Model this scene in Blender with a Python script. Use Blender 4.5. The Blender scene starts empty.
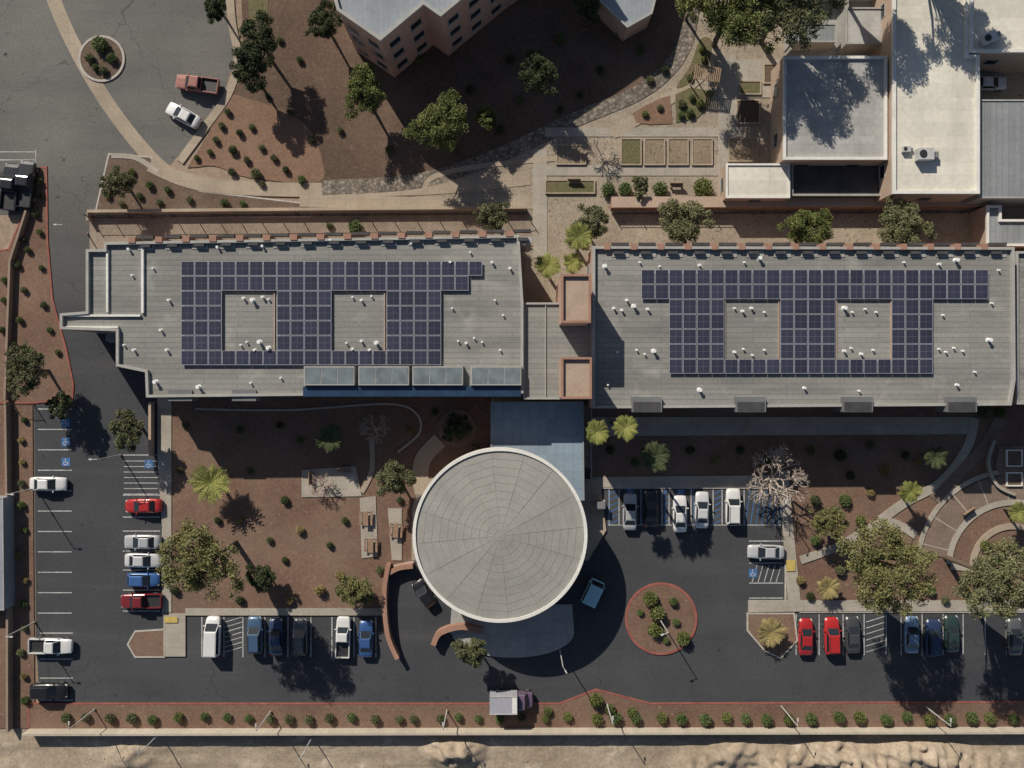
import bpy, math, random
from mathutils import Vector, Matrix, noise
from mathutils.geometry import tessellate_polygon
R=random.Random(11)
S=0.13; H=105.0
scene=bpy.context.scene
C=scene.collection
def W(px,py,z=0.0):
    k=S*(1-z/H); return Vector(((px-512)*k,(384-py)*k,z))
def W2(px,py,z=0.0):
    v=W(px,py,z); return Vector((v.x,v.y))
ONES=['','first','second','third','fourth','fifth','sixth','seventh','eighth','ninth','tenth','eleventh','twelfth','thirteenth','fourteenth','fifteenth','sixteenth','seventeenth','eighteenth','nineteenth']
TENS={2:'twenty',3:'thirty',4:'forty',5:'fifty',6:'sixty'}
def ordn(n):
    if n<20: return ONES[n]
    t,o=divmod(n,10)
    return {2:'twentieth',3:'thirtieth',4:'fortieth',5:'fiftieth',6:'sixtieth'}[t] if o==0 else TENS[t]+'-'+ONES[o]

# ------------------------------------------------------------------ materials
def base_mat(name):
    m=bpy.data.materials.new(name); m.use_nodes=True
    nt=m.node_tree; b=nt.nodes['Principled BSDF']
    return m,nt,b
def N(nt,t,**kw):
    n=nt.nodes.new(t)
    for k,v in kw.items(): setattr(n,k,v)
    return n
def mixc(nt,fac,a,b,blend='MIX'):
    n=N(nt,'ShaderNodeMix',data_type='RGBA',blend_type=blend)
    for i,x in ((0,fac),(6,a),(7,b)):
        if isinstance(x,bpy.types.NodeSocket): nt.links.new(x,n.inputs[i])
        elif i==0: n.inputs[0].default_value=x
        else: n.inputs[i].default_value=(*x,1) if len(x)==3 else x
    return n.outputs[2]
def rng(nt,sock,a,b,c,d):
    n=N(nt,'ShaderNodeMapRange'); nt.links.new(sock,n.inputs[0])
    for i,x in enumerate((a,b,c,d)): n.inputs[1+i].default_value=x
    return n.outputs[0]
def nz(nt,vec,scale,detail=6,rough=.6,stretch=None):
    if stretch:
        mp=N(nt,'ShaderNodeMapping'); mp.inputs['Scale'].default_value=stretch
        nt.links.new(vec,mp.inputs[0]); vec=mp.outputs[0]
    n=N(nt,'ShaderNodeTexNoise'); n.inputs['Scale'].default_value=scale
    n.inputs['Detail'].default_value=detail; n.inputs['Roughness'].default_value=rough
    nt.links.new(vec,n.inputs['Vector']); return n.outputs['Fac']
def grey(nt,sock):
    c=N(nt,'ShaderNodeCombineColor')
    for i in range(3): nt.links.new(sock,c.inputs[i])
    return c.outputs[0]
def ground(name,c1,c2,s1=.15,s2=2.5,amt=.35,rough=.95,bump=.3,spots=None,cracks=None,stretch=None,cobble=None,seams=None,tracks=None,fade=None):
    m,nt,b=base_mat(name)
    pos=N(nt,'ShaderNodeNewGeometry').outputs['Position']
    f=rng(nt,nz(nt,pos,s1,6,.65,stretch),.32,.68,0,1)
    col=mixc(nt,f,c1,c2)
    if fade:
        sx=N(nt,'ShaderNodeSeparateXYZ'); nt.links.new(pos,sx.inputs[0])
        col=mixc(nt,rng(nt,sx.outputs[1],fade[0],fade[1],0,1),col,mixc(nt,f,fade[2],fade[3]))
    f2=nz(nt,pos,s2,4,.7)
    col=mixc(nt,1.0,col,grey(nt,rng(nt,f2,.25,.75,1-amt,1+amt)),'MULTIPLY')
    if tracks:
        t=rng(nt,nz(nt,pos,tracks[0],4,.6,tracks[2]),.5,.75,0,tracks[3])
        col=mixc(nt,t,col,tracks[1])
    if spots:
        sc,lo,hi,sc_col=spots
        s=rng(nt,nz(nt,pos,sc,3,.6),lo,hi,0,1); col=mixc(nt,s,col,sc_col)
    if cobble:
        v=N(nt,'ShaderNodeTexVoronoi'); v.inputs['Scale'].default_value=cobble
        nt.links.new(pos,v.inputs['Vector'])
        col=mixc(nt,1.0,col,grey(nt,rng(nt,v.outputs['Distance'],.15,.6,1.2,.6)),'MULTIPLY')
        sep=N(nt,'ShaderNodeSeparateColor'); nt.links.new(v.outputs['Color'],sep.inputs[0])
        col=mixc(nt,1.0,col,grey(nt,rng(nt,sep.outputs[0],0,1,.75,1.3)),'MULTIPLY')
    if cracks:
        sc,wd,cc=cracks
        wob=N(nt,'ShaderNodeTexNoise'); wob.inputs['Scale'].default_value=.35; nt.links.new(pos,wob.inputs['Vector'])
        va=N(nt,'ShaderNodeVectorMath',operation='MULTIPLY_ADD'); nt.links.new(wob.outputs['Color'],va.inputs[0])
        va.inputs[1].default_value=(5,5,0); nt.links.new(pos,va.inputs[2])
        v=N(nt,'ShaderNodeTexVoronoi',feature='DISTANCE_TO_EDGE'); v.inputs['Scale'].default_value=sc
        nt.links.new(va.outputs[0],v.inputs['Vector'])
        s=rng(nt,v.outputs['Distance'],0,wd,.55,0); col=mixc(nt,s,col,cc)
    if seams:
        w,h,ms,sc_col,off,fac=seams
        br=N(nt,'ShaderNodeTexBrick'); nt.links.new(pos,br.inputs['Vector'])
        br.inputs['Scale'].default_value=1; br.inputs['Brick Width'].default_value=w; br.inputs['Row Height'].default_value=h
        br.inputs['Mortar Size'].default_value=ms; br.inputs['Mortar Smooth'].default_value=.3; br.offset=off
        br.inputs['Color1'].default_value=(.86,.86,.86,1); br.inputs['Color2'].default_value=(1.1,1.1,1.1,1)
        br.inputs['Mortar'].default_value=(*sc_col,1)
        col=mixc(nt,fac,col,br.outputs['Color'],'MULTIPLY')
    nt.links.new(col,b.inputs['Base Color']); b.inputs['Roughness'].default_value=rough
    b.inputs['Specular IOR Level'].default_value=.25
    if bump:
        bp=N(nt,'ShaderNodeBump'); bp.inputs['Strength'].default_value=bump; bp.inputs['Distance'].default_value=.08
        nt.links.new(f2,bp.inputs['Height']); nt.links.new(bp.outputs[0],b.inputs['Normal'])
    return m
def plain(name,c,rough=.5,metal=0,coat=0,var=.12,scale=3):
    m,nt,b=base_mat(name)
    tc=N(nt,'ShaderNodeTexCoord').outputs['Object']
    f=nz(nt,tc,scale,4,.6)
    nt.links.new(mixc(nt,1.0,c,grey(nt,rng(nt,f,.3,.7,1-var,1+var)),'MULTIPLY'),b.inputs['Base Color'])
    b.inputs['Roughness'].default_value=rough; b.inputs['Metallic'].default_value=metal; b.inputs['Coat Weight'].default_value=coat
    return m
def leafm(name,c1,c2):
    m,nt,b=base_mat(name)
    g=N(nt,'ShaderNodeNewGeometry')
    f=nz(nt,g.outputs['Position'],.7,3,.6)
    ad=N(nt,'ShaderNodeMath',operation='ADD'); nt.links.new(rng(nt,f,.35,.65,-.2,.5),ad.inputs[0]); 
    ml=N(nt,'ShaderNodeMath',operation='MULTIPLY'); nt.links.new(g.outputs['Random Per Island'],ml.inputs[0]); ml.inputs[1].default_value=.6
    nt.links.new(ml.outputs[0],ad.inputs[1]); ad.use_clamp=True
    nt.links.new(mixc(nt,ad.outputs[0],c1,c2),b.inputs['Base Color'])
    b.inputs['Roughness'].default_value=.7; b.inputs['Specular IOR Level'].default_value=.2
    return m
M={}
M['soil']=ground('soil',(.24,.18,.13),(.36,.28,.21),.05,1.5,.3)
M['asphalt']=ground('asphalt',(.046,.049,.056),(.068,.070,.075),.07,3,.18,.9,.2,cracks=(.06,.004,(.032,.032,.034)),tracks=(.25,(.095,.095,.095),(.12,1,1),.55),spots=(.8,.67,.74,(.03,.03,.032)),fade=(8,30,(.125,.122,.113),(.175,.17,.157)))
M['mulch']=ground('mulch',(.14,.085,.062),(.215,.14,.102),.11,3.6,.30,.97,.6,spots=(1.9,.62,.74,(.26,.185,.138)),tracks=(.12,(.19,.145,.11),(1,1,1),.6))
M['mulch_dark']=ground('mulch_dark',(.115,.08,.06),(.165,.12,.09),.2,3.4,.3,.97,.6,spots=(1.6,.64,.74,(.22,.17,.13)))
M['slope']=ground('slope',(.085,.058,.043),(.155,.105,.077),.08,3.0,.32,.97,.8,spots=(1.7,.6,.72,(.18,.125,.095)),tracks=(.1,(.19,.14,.103),(1,1,1),.5))
M['slope_red']=ground('slope_red',(.19,.115,.08),(.25,.16,.112),.12,3.2,.3,.97,.6,spots=(1.6,.62,.72,(.15,.10,.075)))
M['bed_green']=ground('bed_green',(.16,.125,.075),(.13,.13,.062),.5,3.4,.35,.97,.8,spots=(1.6,.56,.66,(.09,.105,.04)))
M['bed_tan']=ground('bed_tan',(.22,.17,.12),(.28,.225,.16),.3,3.4,.3,.97,.6,spots=(1.8,.6,.68,(.12,.115,.06)))
M['concrete']=ground('concrete',(.31,.28,.235),(.41,.37,.315),.25,4,.15,.9,.15,seams=(1.8,1.8,.03,(.65,.63,.6),0,.45))
M['walk']=ground('walk',(.31,.255,.195),(.41,.345,.265),.2,4,.18,.9,.15,seams=(2.4,2.4,.035,(.65,.62,.6),0,.4))
M['gravel']=ground('gravel',(.26,.215,.165),(.37,.315,.245),.2,3.6,.3,.97,.5,spots=(2.2,.6,.7,(.16,.13,.1)))
M['yard']=ground('yard',(.22,.175,.135),(.31,.255,.20),.2,3,.25,.95,.4)
M['cobble']=ground('cobble',(.19,.16,.13),(.27,.235,.195),.3,4,.3,.95,.6,cobble=2.2)
M['dirt']=ground('dirt',(.27,.215,.155),(.43,.355,.27),.10,2.2,.28,.97,.7,spots=(.35,.58,.75,(.55,.47,.37)),tracks=(.5,(.20,.16,.12),(.08,1,1),.8))
M['brick']=ground('brick',(.17,.125,.10),(.235,.18,.145),.3,4,.2,.9,.2,seams=(.6,.6,.03,(.65,.62,.6),0,.4))
M['kerb']=ground('kerb',(.38,.35,.31),(.48,.445,.40),.5,4,.2,.9,.1)
M['kerb_red']=ground('kerb_red',(.24,.07,.055),(.33,.125,.10),.6,4,.3,.8,.1)
M['paint']=ground('paint',(.56,.56,.55),(.33,.33,.33),.7,5,.35,.8,0,spots=(2.2,.6,.7,(.12,.12,.12)))
M['paint_blue']=ground('paint_blue',(.06,.16,.36),(.05,.11,.24),.7,5,.3,.8,0)
M['paint_yellow']=ground('paint_yellow',(.55,.42,.12),(.45,.35,.11),.7,5,.2,.8,0)
M['paint_red']=ground('paint_red',(.4,.07,.06),(.3,.08,.07),.7,5,.3,.8,0)
M['roof']=ground('roof',(.215,.214,.199),(.29,.287,.266),.10,2.5,.14,.93,.2,seams=(11,.62,.055,(.66,.66,.67),.37,.75),tracks=(.35,(.145,.146,.14),(.22,1,1),.6),stretch=(.5,1,1),spots=(.28,.58,.80,(.36,.355,.325)))
M['roof_white']=ground('roof_white',(.58,.55,.475),(.70,.665,.58),.12,1.8,.12,.9,.15,seams=(9,1.6,.05,(.85,.85,.85),.4,.5),tracks=(.3,(.45,.42,.36),(1,.3,1),.5))
M['roof_grey']=ground('roof_grey',(.34,.335,.32),(.45,.44,.42),.12,1.8,.16,.9,.15,seams=(5,1.1,.05,(.8,.8,.8),.4,.5),tracks=(.35,(.25,.245,.235),(1,.3,1),.5))
M['roof_blue']=ground('roof_blue',(.22,.245,.27),(.30,.33,.36),.15,2,.12,.6,.1,seams=(.6,30,.04,(.75,.75,.75),0,.5))
M['roof_metal']=ground('roof_metal',(.20,.215,.22),(.27,.285,.29),.15,2,.12,.6,.1,seams=(.75,40,.05,(.65,.65,.65),0,.6))
M['canopy']=ground('canopy',(.20,.26,.325),(.265,.335,.40),.2,2.4,.10,.7,.1,seams=(1.1,2.2,.04,(.7,.7,.72),0,.7))  # blue tint of the main building's shade is put into this colour
M['paving']=ground('paving',(.29,.29,.28),(.37,.365,.35),.2,2.4,.14,.85,.1,seams=(1.8,1.8,.035,(.7,.7,.7),0,.5))
M['roof_round']=ground('roof_round',(.272,.266,.243),(.325,.318,.292),.22,3,.12,.9,.15,tracks=(.4,(.235,.23,.21),(1,1,1),.5))
M['roof_round_pale']=ground('roof_round_pale',(.278,.272,.249),(.332,.325,.298),.22,3,.12,.9,.15,tracks=(.4,(.24,.235,.215),(1,1,1),.5))  # slightly paler tone for randomly picked roof facets
M['seam']=ground('seam',(.235,.23,.21),(.272,.266,.244),.6,4,.15,.9,0)
M['stucco']=ground('stucco',(.38,.29,.225),(.45,.345,.27),.3,5,.1,.93,.3)
M['brown_wall']=ground('brown_wall',(.24,.18,.14),(.30,.23,.18),.3,5,.12,.93,.3)
M['pink_stucco']=ground('pink_stucco',(.40,.265,.21),(.47,.32,.255),.3,5,.1,.93,.3)
M['terracotta']=ground('terracotta',(.29,.16,.115),(.36,.21,.155),.5,5,.15,.9,.3)
M['tower_top']=ground('tower_top',(.35,.265,.20),(.43,.33,.26),.4,4,.14,.9,.2)
M['white_trim']=ground('white_trim',(.62,.605,.565),(.74,.725,.68),.5,5,.14,.8,.1)
M['grey_trim']=ground('grey_trim',(.31,.305,.285),(.39,.385,.36),.5,5,.14,.8,.1)
M['box_grey']=ground('box_grey',(.13,.135,.14),(.18,.185,.19),.5,5,.14,.8,.1)
M['dark_trim']=ground('dark_trim',(.045,.045,.048),(.075,.075,.078),.5,5,.14,.8,.1)
M['block_wall']=ground('block_wall',(.42,.37,.30),(.50,.445,.365),.3,5,.15,.93,.2,seams=(.8,.4,.03,(.7,.7,.7),.5,.5))
M['glass']=plain('glass',(.02,.026,.032),.08,0,0,.05)
M['skyglass']=plain('skyglass',(.17,.20,.215),.3,0,0,.25,.8)
M['blue_glass']=plain('blue_glass',(.025,.05,.095),.15,0,0,.2,.8)
M['metal_pale']=plain('metal_pale',(.55,.55,.53),.45,.2)
M['metal_grey']=plain('metal_grey',(.25,.25,.25),.5,.3)
M['metal_dark']=plain('metal_dark',(.035,.035,.037),.5,.2)
M['vent_white']=plain('vent_white',(.75,.75,.73),.5)
M['alu']=plain('alu',(.42,.43,.48),.45,.2)
M['rubber']=plain('rubber',(.012,.012,.012),.85)
M['rim']=plain('rim',(.35,.35,.36),.35,.7)
M['lamp']=plain('lamp',(.75,.75,.72),.2)
M['tail']=plain('tail',(.35,.015,.012),.25)
M['bark']=plain('bark',(.12,.09,.065),.95,0,0,.35,4)
M['bark_pale']=plain('bark_pale',(.44,.37,.31),.95,0,0,.25,4)
M['bark_pink']=plain('bark_pink',(.36,.26,.23),.95,0,0,.3,4)
M['wood']=plain('wood',(.28,.195,.13),.8,0,0,.3,3)
M['wood_brown']=plain('wood_brown',(.26,.165,.11),.8,0,0,.3,3)
M['leaf_olive']=leafm('leaf_olive',(.075,.085,.038),(.185,.19,.10))
M['leaf_pale']=leafm('leaf_pale',(.105,.112,.05),(.24,.24,.125))
M['leaf_yellow']=leafm('leaf_yellow',(.11,.112,.040),(.255,.245,.105))
M['leaf_dark']=leafm('leaf_dark',(.03,.042,.018),(.085,.105,.046))
M['leaf_green']=leafm('leaf_green',(.075,.092,.025),(.20,.22,.075))
M['leaf_shrub']=leafm('leaf_shrub',(.06,.09,.028),(.145,.185,.07))
M['leaf_palm']=leafm('leaf_palm',(.10,.115,.028),(.28,.28,.085))
M['leaf_straw']=leafm('leaf_straw',(.19,.15,.06),(.36,.29,.13))
def cells():
    m,nt,b=base_mat('solar_cells')
    tc=N(nt,'ShaderNodeTexCoord').outputs['Object']
    br=N(nt,'ShaderNodeTexBrick'); nt.links.new(tc,br.inputs['Vector']); br.offset=0
    br.inputs['Scale'].default_value=1; br.inputs['Brick Width'].default_value=.80; br.inputs['Row Height'].default_value=.87
    br.inputs['Mortar Size'].default_value=.014; br.inputs['Mortar Smooth'].default_value=.3
    br.inputs['Color1'].default_value=(.035,.038,.061,1); br.inputs['Color2'].default_value=(.042,.045,.070,1); br.inputs['Mortar'].default_value=(.14,.145,.18,1)
    oi=N(nt,'ShaderNodeObjectInfo'); g=rng(nt,oi.outputs['Random'],0,1,.85,1.2)
    nt.links.new(mixc(nt,1.0,br.outputs['Color'],grey(nt,g),'MULTIPLY'),b.inputs['Base Color'])
    b.inputs['Roughness'].default_value=.28
    return m
M['cells']=cells()
PC={}
def paint(rgb):
    if rgb not in PC: PC[rgb]=plain('car_paint',rgb,.28,.15,.6,.06,1.2)
    return PC[rgb]

# ------------------------------------------------------------------ mesh builder
def area(p): return sum(p[i].x*p[(i+1)%len(p)].y-p[(i+1)%len(p)].x*p[i].y for i in range(len(p)))/2
def ccw(p):
    p=[Vector((q[0],q[1])) for q in p]
    return p if area(p)>0 else p[::-1]
def offset(p,d):
    n=len(p); out=[]
    for i in range(n):
        a,b,c=p[i-1],p[i],p[(i+1)%n]
        e1=(b-a).normalized(); e2=(c-b).normalized()
        n1=Vector((-e1.y,e1.x)); n2=Vector((-e2.y,e2.x))
        k=max(.3,1+n1.dot(n2)); out.append(b+(n1+n2)*(d/k))
    return out
def tess(p):
    t=tessellate_polygon([[Vector((q.x,q.y,0)) for q in p]]); out=[]
    for a,b,c in t:
        if (p[b]-p[a]).cross(p[c]-p[a])<0: b,c=c,b
        out.append((a,b,c))
    return out
class MB:
    def __init__(s): s.v=[];s.f=[];s.m=[]
    def add(s,vs,fs,m=0):
        o=len(s.v); s.v.extend(tuple(v) for v in vs); s.f.extend(tuple(i+o for i in f) for f in fs); s.m.extend([m]*len(fs)); return s
    def box(s,c,d,rz=0,m=0,top=1.0):
        cx,cy,cz=c; hx,hy,hz=d[0]/2,d[1]/2,d[2]/2; ca,sa=math.cos(rz),math.sin(rz); vs=[]
        for zz,t in ((-hz,1),(hz,top)):
            for x,y in ((-hx,-hy),(hx,-hy),(hx,hy),(-hx,hy)):
                x*=t;y*=t; vs.append((cx+x*ca-y*sa,cy+x*sa+y*ca,cz+zz))
        return s.add(vs,[(3,2,1,0),(4,5,6,7),(0,1,5,4),(1,2,6,5),(2,3,7,6),(3,0,4,7)],m)
    def tube(s,p0,p1,r0,r1,n=6,m=0):
        p0=Vector(p0);p1=Vector(p1); d=(p1-p0)
        if d.length<1e-6: return s
        d.normalize(); u=d.orthogonal().normalized(); w=d.cross(u); vs=[]
        for p,r in ((p0,r0),(p1,r1)):
            for k in range(n):
                a=2*math.pi*k/n; vs.append(p+u*(r*math.cos(a))+w*(r*math.sin(a)))
        return s.add(vs,[(k,(k+1)%n,n+(k+1)%n,n+k) for k in range(n)]+[tuple(range(n))[::-1],tuple(range(n,2*n))],m)
    def sheet(s,p,z,m=0):
        p=ccw(p); return s.add([(q.x,q.y,z) for q in p],tess(p),m)
    def sides(s,p,z0,z1,m=0):
        p=ccw(p); n=len(p)
        return s.add([(q.x,q.y,z0) for q in p]+[(q.x,q.y,z1) for q in p],[(i,(i+1)%n,n+(i+1)%n,n+i) for i in range(n)],m)
    def prism(s,p,z0,z1,m=0,mt=None):
        s.sides(p,z0,z1,m); return s.sheet(p,z1,m if mt is None else mt)
    def ring(s,po,pi,z0,z1,m=0):
        n=len(po)
        vs=[(q.x,q.y,z0) for q in po]+[(q.x,q.y,z1) for q in po]+[(q.x,q.y,z1) for q in pi]+[(q.x,q.y,z0) for q in pi]
        fs=[]
        for i in range(n):
            j=(i+1)%n
            for a in range(3): fs.append((a*n+i,a*n+j,(a+1)*n+j,(a+1)*n+i))
        return s.add(vs,fs,m)
    def mesh(s,name,mats,smooth=False):
        me=bpy.data.meshes.new(name); me.from_pydata(s.v,[],s.f)
        for m in (mats if isinstance(mats,(list,tuple)) else [mats]): me.materials.append(m)
        if isinstance(mats,(list,tuple)) and len(mats)>1: me.polygons.foreach_set('material_index',s.m)
        if smooth: me.polygons.foreach_set('use_smooth',[True]*len(s.f))
        me.update(); return me
    def build(s,name,mats,parent=None,smooth=False,loc=None):
        return link(name,s.mesh(name,mats,smooth),parent,loc)
def link(name,me,parent=None,loc=None,rz=0):
    o=bpy.data.objects.new(name,me); C.objects.link(o); o.parent=parent
    if loc is not None: o.location=loc
    o.rotation_euler.z=rz
    return o
def tag(o,label,cat,group=None):
    o['label']=label; o['category']=cat
    if group: o['group']=group
    return o
def thing(name,label,cat,loc=(0,0,0),rz=0,group=None):
    o=bpy.data.objects.new(name,None); C.objects.link(o); o.location=loc; o.rotation_euler.z=rz; o.empty_display_size=.3
    return tag(o,label,cat,group)
def struct(name,mb,mats,kind='structure'):
    o=mb.build(name,mats); o['kind']=kind; return o

# ------------------------------------------------------------------ curves
def smooth(pts,n=6,closed=False):
    P=[Vector(p) for p in pts]; out=[]; L=len(P); rngi=range(L if closed else L-1)
    for i in rngi:
        if closed: a,b,c,d=P[i-1],P[i],P[(i+1)%L],P[(i+2)%L]
        else: a,b,c,d=P[max(i-1,0)],P[i],P[i+1],P[min(i+2,L-1)]
        for k in range(n):
            t=k/n; out.append(.5*((2*b)+(c-a)*t+(2*a-5*b+4*c-d)*t*t+(3*b-a-3*c+d)*t**3))
    if not closed: out.append(P[-1])
    return out
def circ(cx,cy,r,n=40,ry=None): return [(cx+r*math.cos(2*math.pi*k/n),cy+(ry or r)*math.sin(2*math.pi*k/n)) for k in range(n)]
def ribbon(pts,w):
    n=len(pts); L=[];Rr=[]
    for i in range(n):
        d=(pts[min(i+1,n-1)]-pts[max(i-1,0)]).normalized(); q=Vector((-d.y,d.x))*w/2
        L.append(pts[i]+q);Rr.append(pts[i]-q)
    return L+Rr[::-1]
def ribbon_strip(mb,pts,w,z0,z1,m=0):
    n=len(pts); po=ribbon(pts,w); L=po[:n]; Rr=po[n:][::-1]
    vs=[(q.x,q.y,z0) for q in L]+[(q.x,q.y,z1) for q in L]+[(q.x,q.y,z1) for q in Rr]+[(q.x,q.y,z0) for q in Rr]; fs=[]
    for i in range(n-1):
        for a in range(3): fs.append((a*n+i,a*n+i+1,(a+1)*n+i+1,(a+1)*n+i))
    fs+=[(0,n,2*n,3*n),(n-1,2*n-1,3*n-1,4*n-1)]
    mb.add(vs,fs,m)
zc=[.10]; pc=[.165]
def zone(name,px,mat,kerb=None,sm=False,kw=.2):
    px=smooth(px,6,True) if sm else px
    p=ccw([W2(*q) for q in px]); z=zc[0]; zc[0]+=.0025
    struct(name,MB().prism(p,0,z),M[mat])
    if kerb:
        struct('kerb',MB().ring(offset(p,-kw),p,0,z+.03),M[kerb])
def path(name,px,wpx,mat,sm=True,z=None):
    pts=smooth(px,7) if sm else [Vector(p) for p in px]
    pts=[W2(*p) for p in pts]
    if z is None: z=pc[0]; pc[0]+=.0025
    mb=MB(); ribbon_strip(mb,pts,wpx*S,0.0,z); struct(name,mb,M[mat])
def slab(name,px,mat,z=None,sm=False):
    px=smooth(px,6,True) if sm else px
    if z is None: z=pc[0]; pc[0]+=.0025
    struct(name,MB().prism([W2(*q) for q in px],0,z),M[mat])

# ------------------------------------------------------------------ the ground
struct('ground',MB().sheet([Vector(p) for p in ((-900,-900),(900,-900),(900,900),(-900,900))],0),M['soil'])
struct('car_park',MB().sheet([W2(*p) for p in smooth([(-120,-120),(100,-120),(225,-120)],1)+[(229,0),(236,55),(222,100),(198,135),(170,165),(140,158),(112,158),(45,166),(36,215),(-120,215)]],.012),M['asphalt'])
struct('road',MB().sheet([W2(*p) for p in [(44,160),(112,152),(104,180),(96,215),(92,330),(140,330),(170,400),(600,470),(800,470),(800,560),(1120,560),(1120,703),(40,703),(36,640),(34,400),(74,398),(66,350),(52,300),(47,240)]],.022),M['asphalt'])
struct('side_street',MB().sheet([W2(*p) for p in [(968,50),(1120,50),(1120,100),(968,100)]],.02),M['asphalt'])
zone('slope_ground',[(238,-90),(700,-90),(694,40),(640,95),(540,140),(430,178),(330,188),(250,178),(215,165),(188,168),(205,140),(228,108),(244,60)],'slope')
zone('slope_ground',smooth([(226,98),(252,100),(285,112),(310,130),(322,160),(318,182),(250,178),(215,166),(190,166),(206,140)],4,True),'slope_red')
zone('planting_strip',[(36,170),(46,168),(47,240),(52,300),(66,350),(73,385),(72,398),(34,402),(-60,402),(-60,262),(10,250),(28,205)],'mulch','kerb_red')
zone('planting_strip',[(110,155),(150,158),(172,178),(200,192),(310,205),(310,216),(96,216),(104,180)],'mulch_dark','kerb')
zone('terrace',[(90,214),(528,206),(528,250),(90,250)],'yard')
zone('garden_ground',[(694,42),(720,-90),(1120,-90),(1120,410),(590,410),(520,330),(528,205),(330,190),(430,178),(540,140),(640,95)],'gravel')
zone('courtyard_ground',[(164,396),(492,396),(492,470),(440,478),(420,505),(416,560),(388,566),(386,613),(186,613),(164,613)],'mulch','kerb')
zone('planting_bed',[(592,404),(1120,404),(1120,611),(800,611),(786,600),(786,487),(592,487)],'mulch','kerb')
zone('border_strip',[(30,704),(560,704),(596,690),(650,704),(1120,702),(1120,727),(30,729)],'mulch','kerb_red')
zone('border_strip',[(-60,405),(33,405),(35,703),(28,728),(-60,728)],'mulch')
zone('parking_island',[(136,632),(164,630),(164,656),(136,656),(129,644)],'mulch','kerb')
zone('parking_island',[(748,614),(793,614),(796,640),(780,657),(765,650),(748,630)],'mulch','kerb',sm=False)
zone('round_island',circ(661,618.5,34,48),'mulch','kerb_red',kw=.28)
zone('round_island',circ(102,59,21,40),'mulch_dark','kerb',kw=.3)
zone('grass_verge',[(243,-60),(272,-60),(268,14),(250,24)],'bed_green')
path('concrete_gutter',[(40,-40),(62,20),(90,75),(118,118),(148,155),(175,180)],14,'walk',z=.03)
path('sidewalk',[(150,165),(185,180),(225,187),(300,190),(400,189),(470,185),(530,178)],14,'walk')
path('sidewalk',[(300,201),(420,203),(534,203)],12,'walk')
path('sidewalk',[(112,156),(136,158),(158,172)],5,'concrete')
path('sidewalk',[(228,-40),(232,20),(238,60),(228,95),(205,128),(180,162)],8,'walk')
path('rock_swale',[(322,188),(420,181),(500,155),(575,120),(640,92),(676,60),(690,20),(690,-40)],15,'cobble')
path('garden_path',[(540,150),(540,258)],14,'concrete',False)
path('garden_path',[(424,192),(432,178),(470,168),(540,160),(590,158)],5,'walk')
slab('garden_path',[(545,128),(740,128),(740,137),(545,137)],'concrete')
slab('garden_path',[(545,166),(726,166),(726,176),(545,176)],'concrete')
path('garden_path',[(612,134),(650,112),(680,92),(704,72),(716,44),(720,10),(720,-40)],11,'walk')
slab('garden_path',[(718,55),(736,55),(736,198),(718,198)],'concrete')
slab('garden_path',[(735,60),(782,60),(782,98),(735,98)],'concrete')
slab('garden_bed_soil',[(632,114),(645,106),(660,99),(670,96),(672,124),(650,125),(636,123)],'slope_red')
slab('garden_bed_soil',[(675,95),(690,88),(714,92),(708,106),(698,118),(676,123)],'bed_green')
slab('garden_bed_soil',smooth([(700,40),(712,42),(706,70),(690,84),(676,88),(690,66)],4,True),'bed_green')
slab('walkway',[(592,417),(972,417),(972,434),(592,436)],'concrete')
slab('walkway',[(592,477),(778,475),(778,487),(592,487)],'concrete')
slab('walkway',[(778,470),(787,470),(800,600),(788,606)],'concrete')
slab('walkway',[(158,398),(172,398),(172,612),(163,612),(163,532),(158,455)],'concrete')
slab('walkway',[(164,613),(186,613),(186,656),(164,656)],'concrete')
slab('walkway',[(186,608),(386,608),(386,615),(186,615)],'concrete')
slab('walkway',[(748,600),(800,600),(960,600),(1120,600),(1120,611),(800,611),(748,612)],'concrete')
slab('patio',[(302,470),(356,466),(362,496),(302,497)],'concrete')
slab('patio',[(360,498),(376,496),(378,556),(362,558)],'concrete')
slab('patio',[(388,508),(402,508),(402,560),(392,560)],'concrete')
path('garden_path',[(196,409),(290,410),(385,404),(415,412),(420,432),(398,452)],1.8,'kerb')
path('garden_path',[(440,440),(422,462),(424,495),(440,510)],16,'walk')
path('garden_path',[(362,492),(372,470),(372,440)],5,'walk')
slab('planter_ring',circ(457,428,19,36),'brick')
slab('planter_soil',circ(457,428,15,36),'mulch_dark')
# curved plaza on the right: narrow concentric paths over darker ground
def arc(cx,cy,r,a0,a1,n=28): return [(cx+r*math.cos(math.radians(a0+(a1-a0)*k/n)),cy-r*math.sin(math.radians(a0+(a1-a0)*k/n))) for k in range(n+1)]
PX,PY=1012,566
path('garden_path',[(974,418),(966,448),(940,482),(905,502),(880,520)],9,'concrete')
path('brick_walk',[(1000,418),(984,446),(958,474),(934,500)],12,'brick')
path('garden_path',[(800,560),(838,546),(885,522),(915,535)],8,'concrete')
path('brick_plaza',arc(PX,PY,79,15,172),24,'brick',False)
path('garden_path',arc(PX,PY,95,15,178),4.5,'concrete',False)
path('garden_path',arc(PX,PY,64,10,178),6,'concrete',False)
for a in range(40,172,18):
    c,s=math.cos(math.radians(a)),-math.sin(math.radians(a)); path('garden_path',[(PX+66*c,PY+66*s),(PX+92*c,PY+92*s)],1.2,'concrete',False)
path('garden_path',arc(PX,PY,40,10,190),6,'walk',False)
path('garden_path',[(950,566),(975,572),(992,600)],6,'concrete')
slab('ramp',[(998,446),(1070,446),(1070,492),(1006,486),(994,466)],'brick')
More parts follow.
